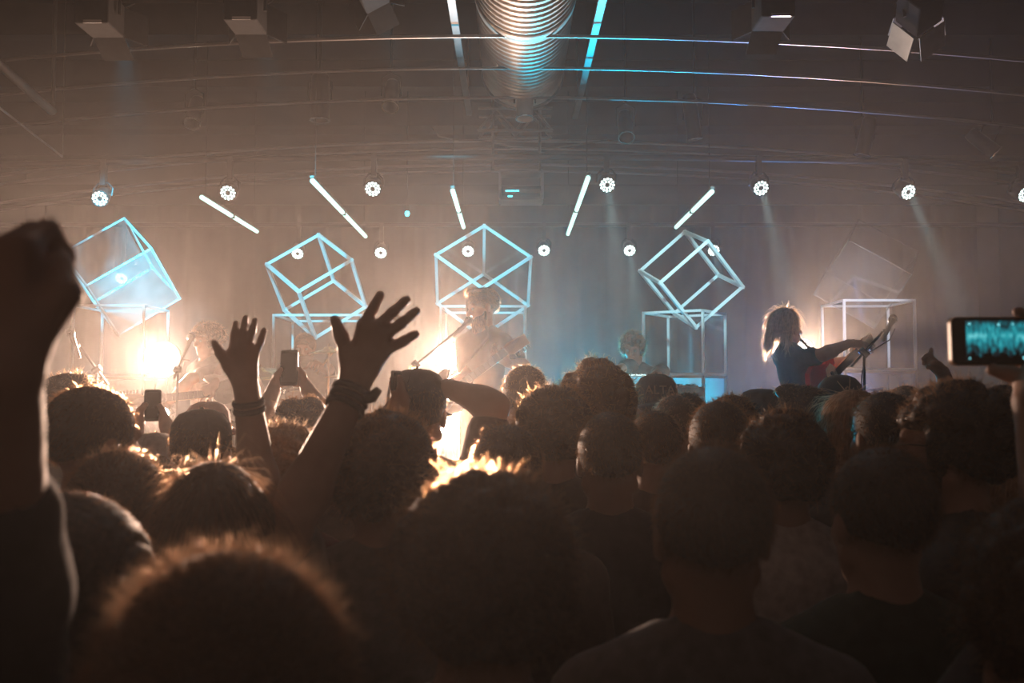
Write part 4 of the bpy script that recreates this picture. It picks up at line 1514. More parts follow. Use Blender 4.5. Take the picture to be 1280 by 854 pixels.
# 5. small phone by the cropped man
loc, s = place(196, 541, 3.55, 'cap')
L5 = loc_hand(loc)
D5 = 3.95
c5 = P(191, 507, D5)
def q5(px, py, dd=0.0): return L5(P(px, py, D5 + dd))
W5, E5 = P(208, 533, D5 - 0.02), P(222, 580, D5 - 0.25)
W5l, E5l = P(172, 530, D5 - 0.02), P(162, 575, D5 - 0.25)
t5, fm = hero('person with a pale cap holding a small dark phone up beneath the twin lamps', loc, s, 'cap', 'hair_dark', 'skin', 'charcoal', armR=(E5, W5), armL=(E5l, W5l),
             handR=lambda S: hand_explicit(S, L5(W5), [
                 [q5(204, 516, 0.02), q5(199, 508, 0.03), q5(194, 506, 0.03)], [q5(204, 519, 0.02), q5(199, 513, 0.03), q5(194, 512, 0.03)],
                 [q5(204, 522, 0.02), q5(199, 518, 0.03), q5(194, 517, 0.03)], [q5(204, 525, 0.015), q5(199, 523, 0.025), q5(194, 522, 0.025)]],
                 [q5(206, 521, -0.02), q5(203, 513, -0.025), q5(200, 507, -0.02)], 1.0),
             handL=lambda S: hand_explicit(S, L5(W5l), [
                 [q5(175, 512, 0.02), q5(181, 505, 0.03), q5(187, 505, 0.03)], [q5(175, 516, 0.02), q5(181, 511, 0.03), q5(187, 511, 0.03)],
                 [q5(175, 520, 0.02), q5(181, 517, 0.03), q5(187, 517, 0.03)], [q5(175, 524, 0.015), q5(181, 523, 0.025), q5(187, 523, 0.025)]],
                 [q5(174, 518, -0.02), q5(178, 510, -0.025), q5(182, 506, -0.02)], 1.0), sleeve=0.6, D=3.5)
headwear(t5, 'cap', fm['hc'], fm['R'], fm['s'], CL['light'])
ph, rr, th = phone('mobile_phone', 'small dark phone held up beneath the glaring twin lamps', c5, (0.85, 0.5, 0), (0, 0.05, 1), 0.064, 0.125, None)
MB().prism(rr(0.028, 0.053, 0.004), -th - 0.001, -th).build('screen', M['phone_face'], ph)

# 6. hat, arm bent behind the head, phone on edge
loc, s = place(522, 461, 3.13, 'hat')
L6 = loc_hand(loc)
W6, E6 = P(560, 485, 3.1), P(618, 508, 3.12)
W6l, E6l = P(500, 500, 3.0), P(480, 545, 3.05)
def q6(px, py, dd=0.0): return L6(P(px, py, 2.98 + dd))
t6, fm = hero('person in a dark cap with one elbow lifted across the glaring lamps', loc, s, 'hat', 'hair_dark', 'skin', 'brown', armR=(E6, W6), armL=(E6l, W6l),
             handR=lambda S: hand_prims(S, L6(W6), (-0.6, 0.6, -0.1), (0.3, 0.2, 1), True, (0.8, 0.8, 0.85, 0.9), 0.04, 0.3, s),
             handL=lambda S: hand_explicit(S, L6(W6l), [
                 [q6(496, 485, 0.03), q6(492, 479, 0.035), q6(489, 474, 0.02)], [q6(496, 487, 0.02), q6(491, 483, 0.025), q6(488, 480, 0.01)],
                 [q6(497, 489, 0.01), q6(492, 487, 0.015), q6(489, 485, 0.0)], [q6(498, 491, 0), q6(493, 490, 0.0), q6(490, 489, -0.01)]],
                 [q6(501, 489, 0.0), q6(501, 480, 0.0), q6(499, 472, 0.0)], 0.95), sleeve=0.7, D=3.2)
headwear(t6, 'cap', fm['hc'], fm['R'], fm['s'], CL['black'])
ph, rr, th = phone('mobile_phone', 'phone seen nearly edge on beside the capped person with the lifted elbow', P(495, 476, 2.98), (0.25, 1, 0), (0.03, 0, 1), 0.068, 0.06, None)
MB().prism(rr(0.03, 0.026, 0.004), -th - 0.001, -th).build('screen', M['phone_face'], ph)

# 7. man with glasses and a curly front
loc, s = place(1190, 467, 2.05, 'curly')
t7 = thing('person', 'person with black curls and glasses turned aside, dark patterned shirt', 'person', loc, math.radians(64), GC)
fm = dict(FIG['man_front'])
t7.scale = (s, s, s)
outfit(t7, fm, make_hair('curly', 2.0), 'hair_black', 'skin', 'charcoal', hair_s=0.9)
be = hair_obj('beard', hair_mesh('beard', 55, 1500, 0.0006, 0.012), 'hair_black', t7)
be.location = fm['hc']
be.scale = (0.97, 0.97, 0.9)
def glasses(t_, hc, R_, s_):
    g = MB()
    for sx in (-1, 1):
        pts = [hc + R_ @ Vector((sx * 0.033 + 0.022 * math.cos(a_), 0.108, -0.004 + 0.018 * math.sin(a_))) * s_ for a_ in np.linspace(0, 2 * PI, 17)]
        g.tube(pts, 0.0018, 6)
        g.tube([hc + R_ @ Vector((sx * 0.055, 0.106, 0.002)) * s_, hc + R_ @ Vector((sx * 0.08, 0.07, 0.004)) * s_, hc + R_ @ Vector((sx * 0.084, -0.005, 0.0)) * s_], 0.0018, 6)
    g.tube([hc + R_ @ Vector((-0.011, 0.112, 0)) * s_, hc + R_ @ Vector((0.011, 0.112, 0)) * s_], 0.0018, 6)
    return g.build('glasses', M['black'], t_)
glasses(t7, fm['hc'], fm['R'], 1.0)
people.append(('glasses', loc.x, loc.y, s, 72))

# 8. the pointing hand beyond the curls
loc, s = place(1212, 505, 4.35, 'short')
L8 = loc_hand(loc)
W8, E8 = P(1178, 466, 4.0), P(1196, 520, 4.05)
def q8(px, py, dd=0.0): return L8(P(px, py, 3.95 + dd))
t8, fm = hero('person mostly hidden by the black curls, one hand lifted with bent fingers', loc, s, 'short', 'hair_dark', 'skin', 'black', armL=(E8, W8),
             handL=lambda S: hand_explicit(S, L8(W8), [
                 [q8(1166, 450), q8(1163, 443), q8(1164, 437)], [q8(1164, 452, -0.01), q8(1158, 445), q8(1154, 449, -0.02)],
                 [q8(1163, 455, -0.015), q8(1157, 450), q8(1155, 455, -0.02)], [q8(1165, 459, -0.015), q8(1161, 455), q8(1160, 460, -0.02)]],
                 [q8(1174, 457, -0.02), q8(1169, 453, -0.035), q8(1164, 455, -0.045)], 1.0), sleeve=0.7, D=4.2)

# 9. near phone filming the show
loc, s = place(1318, 622, 1.16, 'curly')
L9 = loc_hand(loc)
D9 = 1.5
def q9(px, py, dd=0.0): return L9(P(px, py, D9 + dd))
W9, E9 = P(1291, 506, 1.44), P(1330, 735, 1.36)
t9, fm = hero('person with dark curls filming the band on a big phone held sideways', loc, s, 'curly', 'hair_dark', 'skin', 'black', armL=(E9, W9),
             handL=lambda S: hand_explicit(S, L9(W9), [
                 [q9(1296, 432, 0.03), q9(1287, 396, 0.03), q9(1272, 390, 0.0)], [q9(1293, 440, 0.035), q9(1268, 428, 0.035), q9(1250, 424, 0.03)],
                 [q9(1291, 452, 0.035), q9(1266, 444, 0.035), q9(1250, 441, 0.03)], [q9(1288, 464, 0.03), q9(1268, 466, 0.025), q9(1246, 465, 0.01)]],
                 [q9(1284, 474, -0.02), q9(1262, 468, -0.015), q9(1240, 462, -0.006)], 1.0), sleeve=1.2, D=1.15)
ph, rr, th = phone('mobile_phone', 'big phone held sideways showing a blue picture of the stage', P(1246, 427, D9), (1, 0.05, 0), (0, 0.03, 1), 0.146, 0.0735, None, 'phone_case', 0.005)
MB().prism(rr(0.0715, 0.0352, 0.008), -th - 0.0006, -th).build('face_glass', M['phone_face'], ph)
# the live picture on the screen: stage haze, lamps and dark heads, flat print
m, nt, b = nodes('phone_picture')
N, L = nt.nodes, nt.links
tc = N.new('ShaderNodeTexCoord')
sx_ = N.new('ShaderNodeSeparateXYZ')
L.new(tc.outputs['Generated'], sx_.inputs[0])
nz = N.new('ShaderNodeTexNoise'); nz.inputs['Scale'].default_value = 7; nz.inputs['Detail'].default_value = 4
mp = N.new('ShaderNodeMapping'); mp.inputs['Scale'].default_value = (2.2, 1, 0.6)
L.new(tc.outputs['Generated'], mp.inputs[0]); L.new(mp.outputs[0], nz.inputs['Vector'])
ad = N.new('ShaderNodeMath'); ad.operation = 'MULTIPLY_ADD'; ad.inputs[1].default_value = 0.7
L.new(nz.outputs['Fac'], ad.inputs[0]); 
sub = N.new('ShaderNodeMath'); sub.operation = 'SUBTRACT'; sub.inputs[1].default_value = 0.62
L.new(sx_.outputs['Z'], sub.inputs[0])
ab = N.new('ShaderNodeMath'); ab.operation = 'ABSOLUTE'; L.new(sub.outputs[0], ab.inputs[0])
ng = N.new('ShaderNodeMath'); ng.operation = 'MULTIPLY'; ng.inputs[1].default_value = -0.55; L.new(ab.outputs[0], ng.inputs[0])
L.new(ng.outputs[0], ad.inputs[2])
rp = N.new('ShaderNodeValToRGB')
cr = rp.color_ramp
cr.elements[0].position = 0.12; cr.elements[0].color = (0.006, 0.012, 0.016, 1)
cr.elements[1].position = 0.46; cr.elements[1].color = (0.20, 0.75, 0.80, 1)
e_ = cr.elements.new(0.26); e_.color = (0.01, 0.22, 0.27, 1)
e_ = cr.elements.new(0.34); e_.color = (0.02, 0.40, 0.46, 1)
L.new(ad.outputs[0], rp.inputs['Fac'])
L.new(rp.outputs['Color'], b.inputs['Emission Color'])
b.inputs['Emission Strength'].default_value = 0.85
b.inputs['Base Color'].default_value = (0.01, 0.01, 0.01, 1)
m.cycles.emission_sampling = 'NONE'
M['phone_picture'] = m
MB().prism([(-0.050, -0.031), (0.046, -0.031), (0.046, 0.031), (-0.050, 0.031)], -th - 0.0012, -th - 0.0006).build('screen', M['phone_picture'], ph)
mb = MB()
for k in range(15):      # dark heads along the foot of the picture
    x_ = -0.046 + 0.0062 * k
    mb.prism([(x_ + 0.0035 * math.cos(a_), max(-0.031, -0.024 + 0.004 * math.sin(k * 1.7) + 0.0045 * math.sin(a_))) for a_ in np.linspace(0, PI, 9)] + [(x_ - 0.0035, -0.031), (x_ + 0.0035, -0.031)], -th - 0.0016, -th - 0.0013)
mb.build('screen_print', M['phone_face'], ph)
mb = MB()
for (x_, z_, r_) in ((-0.045, 0.026, 0.002), (0.0, 0.025, 0.0022), (0.022, 0.026, 0.0016), (0.042, 0.025, 0.0016), (0.038, -0.025, 0.0026), (-0.046, -0.026, 0.0016)):
    mb.add([(x_ + r_ * math.cos(a_), -th - 0.0017, z_ + r_ * math.sin(a_)) for a_ in np.linspace(0, 2 * PI, 11)[:-1]], [tuple(range(10))])
mb.build('screen_print', emit('screen_dots', (0.25, 0.85, 0.95), 0.9), ph)

OVER = []
for i in range(len(people)):
    for j in range(i):
        a_, b_ = people[i], people[j]
        dx, dy = a_[1] - b_[1], a_[2] - b_[2]
        if (dx / 0.46) ** 2 + (dy / 0.26) ** 2 < 1:
            OVER.append((a_[0][:40], b_[0][:40], round(dx, 2), round(dy, 2)))
print('CLOSE', len(OVER), *OVER, sep='\n')

# ------------------------------------------------------------------ the band
GB = 'band on the stage'
M['guitar_red'] = mat('red_lacquer', (0.55, 0.03, 0.035), 0.2, var=0.1)
M['guitar_wood'] = mat('honey_lacquer', (0.50, 0.26, 0.10), 0.3, var=0.2)
M['fretboard'] = mat('rosewood', (0.05, 0.035, 0.03), 0.5)
M['maple'] = mat('maple_neck', (0.55, 0.34, 0.18), 0.4)
M['pick'] = mat('pale_plastic', (0.75, 0.72, 0.66), 0.3)
M['drum'] = mat('drum_shell', (0.45, 0.42, 0.40), 0.3, 0.4)
M['skin_head'] = mat('drum_skin', (0.7, 0.68, 0.64), 0.6)
M['brass'] = mat('cymbal_brass', (0.75, 0.50, 0.20), 0.25, 1.0)
M['eye'] = mat('eye_white', (0.7, 0.68, 0.65), 0.2)
M['iris'] = mat('dark_iris', (0.03, 0.02, 0.015), 0.2)
M['white_print'] = mat('white_print', (0.7, 0.72, 0.75), 0.7)
M['tattoo'] = mat('tattooed_skin', (0.12, 0.10, 0.13), 0.5, var=0.9, scale=45)

def performer(label, loc, turn, s, style, hcol, skin, shirt, armL=None, armR=None, handL=None, handR=None, sleeve=0.55, fem=False, head=(0, 0, 0), shear=None, beard=None, D=6.5, seated=False, hair_s=1.0):
    t = thing('person', label, 'person', loc, turn, GB)
    Ri = Matrix.Rotation(-turn, 3, 'Z')
    def conv(q):
        v = Ri @ (Vector(q) - Vector(loc))
        if shear:
            dz_ = max(v.z - shear[0], 0)
            v = v - Vector((shear[1] * dz_, shear[2] * dz_, 0))
        return v
    def arm(a, sx):
        if a is None:
            return None
        return Vector((sx * SHO * (0.92 if fem else 1) * s, 0.0, 1.392 * s)), conv(a[0]), conv(a[1])
    def hnd(h, right):
        if h is None:
            return None
        W_, d, n, curl, th_ = h
        return lambda S: hand_prims(S, conv(W_), Ri @ Vector(d), Ri @ Vector(n), right, curl, 0.05, th_, s)
    fm = figure_meshes(s, fem, arm(armL, -1), arm(armR, 1), hnd(handL, False), hnd(handR, True), head, sleeve, False, shear, seated=seated)
    outfit(t, fm, hair_mesh(style, 300 + int(D * 10), 3500, 0.0011) if style else None, hcol, skin, shirt, 'black', hair_s=hair_s)
    HM = Matrix.Translation(fm['hc']) @ fm['R'].to_4x4() @ Matrix.Scale(s, 4)
    if beard:
        o = hair_obj('beard', hair_mesh('beard', 77, 1800, 0.0011, 0.03 if beard == 'long' else 0.012), hcol, t)
        o.matrix_local = HM @ Matrix.Diagonal((1, 1, 1.15 if beard == 'long' else 0.92, 1))
    for sx in (-1, 1):
        e = MB().ball((0, 0, 0), 0.0115, 12, 8).build('eye', M['eye'], t, smooth=True)
        e.matrix_local = HM @ Matrix.Translation((sx * 0.031, 0.0805, -0.003))
        i_ = MB().ball((0, 0.0085, 0), (0.005, 0.0035, 0.005), 10, 6).build('iris', M['iris'], e, smooth=True)
    return t, fm, conv, HM


def guitar(label, head_end, neckdir, normal, colour, group=None, strap=None, pick='pick', sc=1.0):
    x = Vector(neckdir).normalized()
    nrm = Vector(normal); nrm = (nrm - x * nrm.dot(x)).normalized()
    R = Matrix((x, -nrm, x.cross(-nrm))).transposed()
    org = Vector(head_end) - x * 0.68 * sc
    t = thing('electric_guitar', label, 'guitar', org)
    t.rotation_euler = R.to_euler()
    t.scale = (sc, sc, sc)
    out = [(-.25, 0), (-.24, .08), (-.2, .135), (-.13, .155), (-.06, .135), (-.01, .112), (.04, .12), (.1, .145), (.15, .145), (.165, .125), (.125, .09), (.1, .05),
           (.1, -.045), (.11, -.075), (.14, -.105), (.135, -.128), (.07, -.135), (.02, -.115), (-.03, -.115), (-.1, -.145), (-.18, -.14), (-.23, -.085)]
    MB().prism(out, -0.022, 0.022).build('guitar_body', M[colour], t, bevel=0.006)
    MB().prism([(-.1, -.10), (-.02, -.09), (.09, -.06), (.09, .04), (.05, .085), (-.02, .075), (-.06, 0), (-.14, -.06)], -0.0245, -0.0222).build('pickguard', M[pick], t)
    for px_ in (-0.06, 0.02):
        MB().box((px_, -0.027, 0), (0.009, 0.005, 0.035)).build('pickup', M['black'], t)
    MB().box((-0.13, -0.028, 0), (0.012, 0.007, 0.04)).build('bridge', M['chrome'], t)
    for k in range(2):
        MB().lathe([(0.001, 0.012), (0.01, 0.011), (0.011, 0)], 12, (-0.15 + 0.04 * k, -0.023, -0.1), Matrix.Rotation(PI / 2, 3, 'X')).build('knob', M['black'], t)
    MB().box((0.30, -0.012, 0), (0.23, 0.011, 0.025)).build('neck', M['maple'], t, bevel=0.004)
    fb = MB().box((0.305, -0.0255, 0), (0.225, 0.0025, 0.026)).build('fingerboard', M['fretboard'], t)
    for k in range(14):
        MB().box((0.52 - 0.45 * (1 - 0.944 ** (k + 1)) / 0.56, -0.0285, 0), (0.0012, 0.0008, 0.026)).build('fret', M['chrome'], fb)
    hd = MB().prism([(.52, -.026), (.56, -.045), (.68, -.05), (.685, .02), (.56, .038), (.52, .026)], -0.018, -0.004).build('headstock', M['maple'], t)
    for k in range(6):
        MB().tube([(0.565 + 0.02 * k, -0.011, -0.045), (0.565 + 0.02 * k, -0.011, -0.072)], [0.004, 0.007], 8).build('tuning_peg', M['chrome'], hd)
    for k in range(6):
        z = -0.018 + 0.0072 * k
        MB().tube([(-0.13, -0.035, z), (0.53, -0.0305, z * 0.95), (0.57 + 0.018 * k, -0.02, z)], 0.0008, 4).build('string', M['chrome'], t)
    if strap:
        Ri = R.inverted()
        pts = [Ri @ (Vector(q) - org) / sc for q in strap]
        MB().tube(pts, 0.012, 6).build('strap', CL['black'], t, smooth=True)
    return t


def mic_stand(label, base, joint, tip, cable_pts=None, tail=0.12):
    """Round base, pole, boom arm and microphone; base z is the floor it stands on."""
    base, joint, tip = Vector(base), Vector(joint), Vector(tip)
    t = thing('microphone_stand', label, 'microphone stand', base)
    j, e = joint - base, tip - base
    for k in range(3):
        an = 2 * PI * k / 3 + 0.4
        MB().tube([(0, 0, 0.12), (0.28 * math.cos(an), 0.28 * math.sin(an), 0.01)], 0.010, 6).build('leg', M['black'], t)
    MB().tube([(0, 0, 0.06), (0, 0, j.z * 0.6)], 0.013, 8).build('pole', M['black'], t, smooth=True)
    MB().tube([(0, 0, j.z * 0.55), (j.x, j.y, j.z)], 0.009, 8).build('pole', M['black'], t, smooth=True)
    d = (e - j).normalized()
    MB().tube([j - d * tail, e - d * 0.06], 0.008, 8).build('boom', M['black'], t, smooth=True)
    MB().tube([j - d.cross(Vector((0, 1, 0))) * 0.03, j + d.cross(Vector((0, 1, 0))) * 0.03], 0.022, 10).build('boom_clamp', M['black'], t)
    md = (d + Vector((0.0, 0.55, 0.25))).normalized() if abs(d.y) < 0.6 else d
    mc = MB().lathe([(0.001, -0.16), (0.010, -0.16), (0.016, 0.0), (0.023, 0.005), (0.026, 0.03), (0.022, 0.05), (0.001, 0.058)], 16, e, aim(md)).build('microphone', M['duct_frame'], t, smooth=True)
    MB().lathe([(0.0275, 0.018), (0.0285, 0.022), (0.0275, 0.026)], 16, e, aim(md)).build('grille_band', M['chrome'], mc)
    MB().tube([e - md * 0.09, e - d * 0.07], 0.012, 8).build('clip', M['black'], t)
    if cable_pts:
        MB().tube([Vector(q) - base for q in cable_pts], 0.004, 6).build('cable', M['black'], t, smooth=True)
    return t

# --- bearded singer with guitar
Ds = 6.65
hp = P(592, 358, Ds)
ss = (hp.z - ZS - 0.02) / 1.75
ts = PI - 0.75
dirn = (P(655, 422, 6.22) - P(575, 482, 6.30)).normalized()
hend = P(657, 421, 6.24)
def gp(x_, off=(0, 0, 0)): return hend + dirn * (x_ - 0.68) + Vector(off)
fret = gp(0.47)
t, fm, conv, HM = performer('person singing with swept brown hair and long beard, black shirt', (hp.x + 0.065, Ds, ZS), ts, ss, 'quiff', 'hair_dark', 'skin', 'black',
    armL=(P(655, 459, 6.52), fret + Vector((0.055, 0.09, -0.04))), handL=(fret + Vector((0.055, 0.09, -0.04)), (-0.75, -0.45, 0.35), (0.4, -0.1, -1), (0.75, 0.8, 0.8, 0.8), 0.2),
    armR=(P(583, 474, 6.55), gp(0.02, (-0.03, -0.07, 0.07))), handR=(gp(0.02, (-0.03, -0.07, 0.07)), (0.85, -0.1, -0.5), (0.3, -0.9, 0.4), (0.5, 0.5, 0.55, 0.6), 0.5),
    head=(-0.45, -0.2, 0.08), beard='long', sleeve=0.6, D=6.5)
# long fringe that falls across one eye
S_ = SDF()
for k in range(7):
    S_.cap((0.03 + 0.004 * k, 0.062, 0.105), (0.075 - 0.006 * k, 0.088 + 0.002 * k, -0.02 - 0.012 * (k % 3)), 0.014, 0.006, 0.01)
    S_.cap((0.05, 0.02, 0.10), (0.088, 0.03 - 0.012 * k, -0.05), 0.016, 0.008, 0.012)
fr_ = obj('fringe', eval_mesh('fringe', S_, 0.006), M['hair_dark'], t)
fr_.matrix_local = HM
sh_pt = P(598, 412, 6.62)
guitar('honey coloured guitar slung across the bearded singer', hend, dirn, (0.12, -1, 0.15), 'guitar_wood',
       strap=[gp(0.14, (0, 0.03, 0.1)), P(612, 420, 6.48), P(606, 404, 6.62), P(596, 412, 6.8), P(575, 460, 6.8), gp(-0.25, (0, 0.03, 0))])
mic_stand('microphone stand with long boom before the bearded singer', (P(500, 470, 6.15).x, 6.1, ZS), P(520, 456, 6.1), P(583, 404, 6.32))

# --- woman with the red guitar
Dw = 6.8
hp = P(992, 384, Dw)
sw = (hp.z - ZS - 0.016) / 1.75
tw = math.radians(-80)
Wr_, Er_ = P(1062, 429, 6.55), P(1027, 444, 6.52)
Wl_, El_ = P(1066, 449, 6.93), P(1037, 457, 6.98)
t, fm, conv, HM = performer('person with shoulder length blond hair and black shirt, playing a red guitar', (P(1011, 480, Dw).x, Dw, ZS), tw, sw, 'bob', 'hair_blond', 'skin', 'black',
    armR=(Er_, Wr_), handR=(Wr_, (1, -0.05, -0.05), (0.1, -0.6, 0.8), (0.45, 0.5, 0.5, 0.55), 0.3),
    armL=(El_, Wl_), handL=(Wl_, (0.55, -0.1, 0.8), (-0.2, 0.9, 0.2), (0.6, 0.65, 0.7, 0.7), 0.2),
    fem=True, shear=(0.85 * sw, 0.0, -0.22), head=(0.1, -0.12, 0), sleeve=0.6, D=6.8)
# ink on the near arm
dirw = (P(1087, 421, 7.08) - P(1029, 480, 6.60)).normalized()
hendw = P(1087, 421, 7.08)
guitar('red guitar raised by the woman with blond hair', hendw, dirw, (0.75, -0.6, 0.25), 'guitar_red', pick='pick',
       strap=[hendw - dirw * 0.56 + Vector((0, 0.05, 0.05)), P(1022, 446, 6.75), P(1000, 424, 6.8), P(985, 432, 6.86), P(990, 470, 6.95), hendw - dirw * 0.93 + Vector((0, 0.04, 0))])
mic_stand('microphone stand with angled boom before the woman with the red guitar', (P(1080, 480, 6.3).x, 6.3, ZS), P(1080, 441, 6.3), P(1114, 403, 6.3),
          cable_pts=[P(1119, 411, 6.3), P(1112, 425, 6.3), P(1097, 434, 6.3), P(1083, 443, 6.3), P(1077, 470, 6.3), P(1076, 520, 6.3)])

# --- keyboard player, bent over the keys
Dk = 7.45
hp = P(788, 420, Dk)
sk = 0.93
tk = math.radians(150)
zk = hp.z - 0.03 - ZS
t, fm, conv, HM = performer('person with curly dark hair bent over the keyboard, dark shirt with a pale print', (P(806, 460, Dk).x, Dk + 0.16, ZS), tk, zk / 1.70, 'curly', 'hair_dark', 'skin', 'charcoal',
    armR=(P(789, 458, 7.25), P(764, 463, 7.02)), handR=(P(764, 463, 7.02), (-0.9, -0.4, -0.2), (0, -0.2, 1), (0.4, 0.4, 0.4, 0.4), 0.2),
    armL=(P(828, 464, 7.35), P(812, 474, 7.08)), handL=(P(812, 474, 7.08), (-0.7, -0.7, -0.2), (0, -0.2, 1), (0.4, 0.4, 0.4, 0.4), 0.2),
    shear=(0.85, 0.0, 0.30), head=(0.25, -0.30, 0), sleeve=1.2, D=7.4, hair_s=0.96)
hpz = HM
# headphones
hh_ = MB()
pts = [(0.088 * math.cos(a_), 0.0, 0.01 + 0.118 * math.sin(a_)) for a_ in np.linspace(0.05, PI - 0.05, 15)]
hp_o = MB().tube(pts, 0.007, 6).build('headphones', M['dark'], t, smooth=True)
hp_o.matrix_local = HM
for sx in (-1, 1):
    MB().lathe([(0.001, -0.012), (0.034, -0.012), (0.036, 0.01), (0.001, 0.014)], 16, (sx * 0.092, 0, -0.005), aim((sx, 0, 0))).build('ear_cushion', M['dark'], hp_o)
kx = P(800, 480, 6.95).x
kz = P(800, 481, 6.95).z
kb = thing('keyboard', 'long stage keyboard on a folding stand in front of the bent player', 'keyboard', (kx, 6.92, ZS))
MB().box((0, 0, kz - ZS - 0.05), (0.42, 0.14, 0.035)).build('case', M['black'], kb, bevel=0.008)
wk = MB().box((0, 0, 0), (0.0108, 0.07, 0.008)).mesh('white_key')
bk = MB().box((0, 0, 0), (0.006, 0.045, 0.008)).mesh('black_key')
for k in range(35):
    o = obj('white_key', wk, M['pick'], kb); o.location = (-0.39 + 0.0229 * k, 0.06, kz - ZS - 0.012)
    if k % 7 not in (2, 6):
        o = obj('black_key', bk, M['black'], kb); o.location = (-0.39 + 0.0229 * k + 0.0115, 0.035, kz - ZS - 0.002)
for sx in (-1, 1):
    MB().tube([(sx * 0.3, -0.1, 0.01), (-sx * 0.1, 0.0, kz - ZS - 0.09)], 0.014, 8).build('stand_leg', M['black'], kb)
    MB().tube([(sx * 0.3, -0.15, 0.015), (sx * 0.3, 0.18, 0.015)], 0.014, 8).build('stand_foot', M['black'], kb)
    MB().tube([(sx * 0.2, -0.12, kz - ZS - 0.09), (sx * 0.2, 0.12, kz - ZS - 0.09)], 0.012, 8).build('stand_rest', M['black'], kb)
# sound module and tablet on the keyboard
sm = thing('sound_module', 'pale blue lit sound module standing on the keyboard', 'music device', (P(797, 474, 6.9).x, 6.86, kz - 0.012))
MB().box((0, 0, 0.04), (0.075, 0.03, 0.038)).build('case', M['pick'], sm, bevel=0.004)
MB().box((0, -0.031, 0.04), (0.06, 0.001, 0.027)).build('display', emit('display_blue', (0.25, 0.75, 0.95), 0.7), sm)
for k in range(4):
    MB().lathe([(0.001, 0.01), (0.008, 0.009), (0.009, 0)], 10, (-0.05 + 0.033 * k, -0.01, 0.079)).build('knob', M['black'], sm)

# --- drummer on a riser
Dd = 7.95
hp = P(381, 416, Dd)
ZR = 1.06
sd_ = 0.98
dloc = (hp.x, Dd, hp.z - 0.012 - 1.75 * sd_)
rs = thing('drum_riser', 'low black platform under the drum kit', 'riser', (hp.x, 7.82, ZS))
MB().box((0, 0, 0.5 * (dloc[2] + 0.42 * sd_ - ZS) - 0.01), (0.62, 0.63, 0.5 * (dloc[2] + 0.42 * sd_ - ZS) - 0.01)).build('platform', M['stage'], rs)
MB().box((0, 0, dloc[2] + 0.42 * sd_ - ZS - 0.012), (0.64, 0.65, 0.012)).build('top_board', M['black'], rs)
ZR = dloc[2] + 0.42 * sd_
t, fm, conv, HM = performer('person with a full beard seated at the drums, dark shirt with white triangle', dloc, PI, sd_, 'short', 'hair_dark', 'skin', 'charcoal',
    armR=(P(352, 462, 7.85), P(362, 470, 7.55)), handR=(P(362, 470, 7.55), (0.2, -0.9, 0.3), (-0.4, 0.1, 1), (0.9, 0.9, 0.95, 1.0), 0.7),
    armL=(P(411, 462, 7.85), P(402, 461, 7.55)), handL=(P(402, 461, 7.55), (-0.1, -0.8, 0.5), (0.4, 0.1, 1), (0.9, 0.9, 0.95, 1.0), 0.7),
    beard='short', sleeve=0.6, D=7.9, seated=True, head=(0, -0.05, 0))
MB().prism([(-0.075, 1.335 * sd_), (0.075, 1.335 * sd_), (0, 1.20 * sd_)], 0.1235 * sd_, 0.1275 * sd_).build('shirt_print', M['white_print'], t)
st_ = thing('drum_stool', 'round black stool under the drummer', 'stool', (hp.x, Dd, ZR))
zs_ = dloc[2] + 0.80 * sd_ - ZR
MB().lathe([(0.001, zs_), (0.15, zs_), (0.16, zs_ - 0.03), (0.15, zs_ - 0.06), (0.001, zs_ - 0.06)], 24).build('seat', CL['black'], st_, smooth=True)
MB().tube([(0, 0, 0.03), (0, 0, zs_ - 0.05)], 0.018, 8).build('post', M['chrome'], st_)
for k in range(3):
    an = 2 * PI * k / 3
    MB().tube([(0, 0, 0.16), (0.2 * math.cos(an), 0.2 * math.sin(an), 0.01)], 0.01, 6).build('leg', M['chrome'], st_)
for (a, b, lab) in ((P(402, 459, 7.50), P(419, 437, 7.30), 'wooden drum stick raised beside the drummer shoulder'), (P(362, 468, 7.50), P(376, 466, 7.20), 'wooden drum stick held low over the drums')):
    tag(MB().tube([a - (b - a) * 0.35, a, b, b + (b - a) * 0.05], [0.0075, 0.0075, 0.005, 0.003], 8).build('drum_stick', M['maple'], smooth=True), lab, 'drum stick', 'drum sticks in the drummer hands')

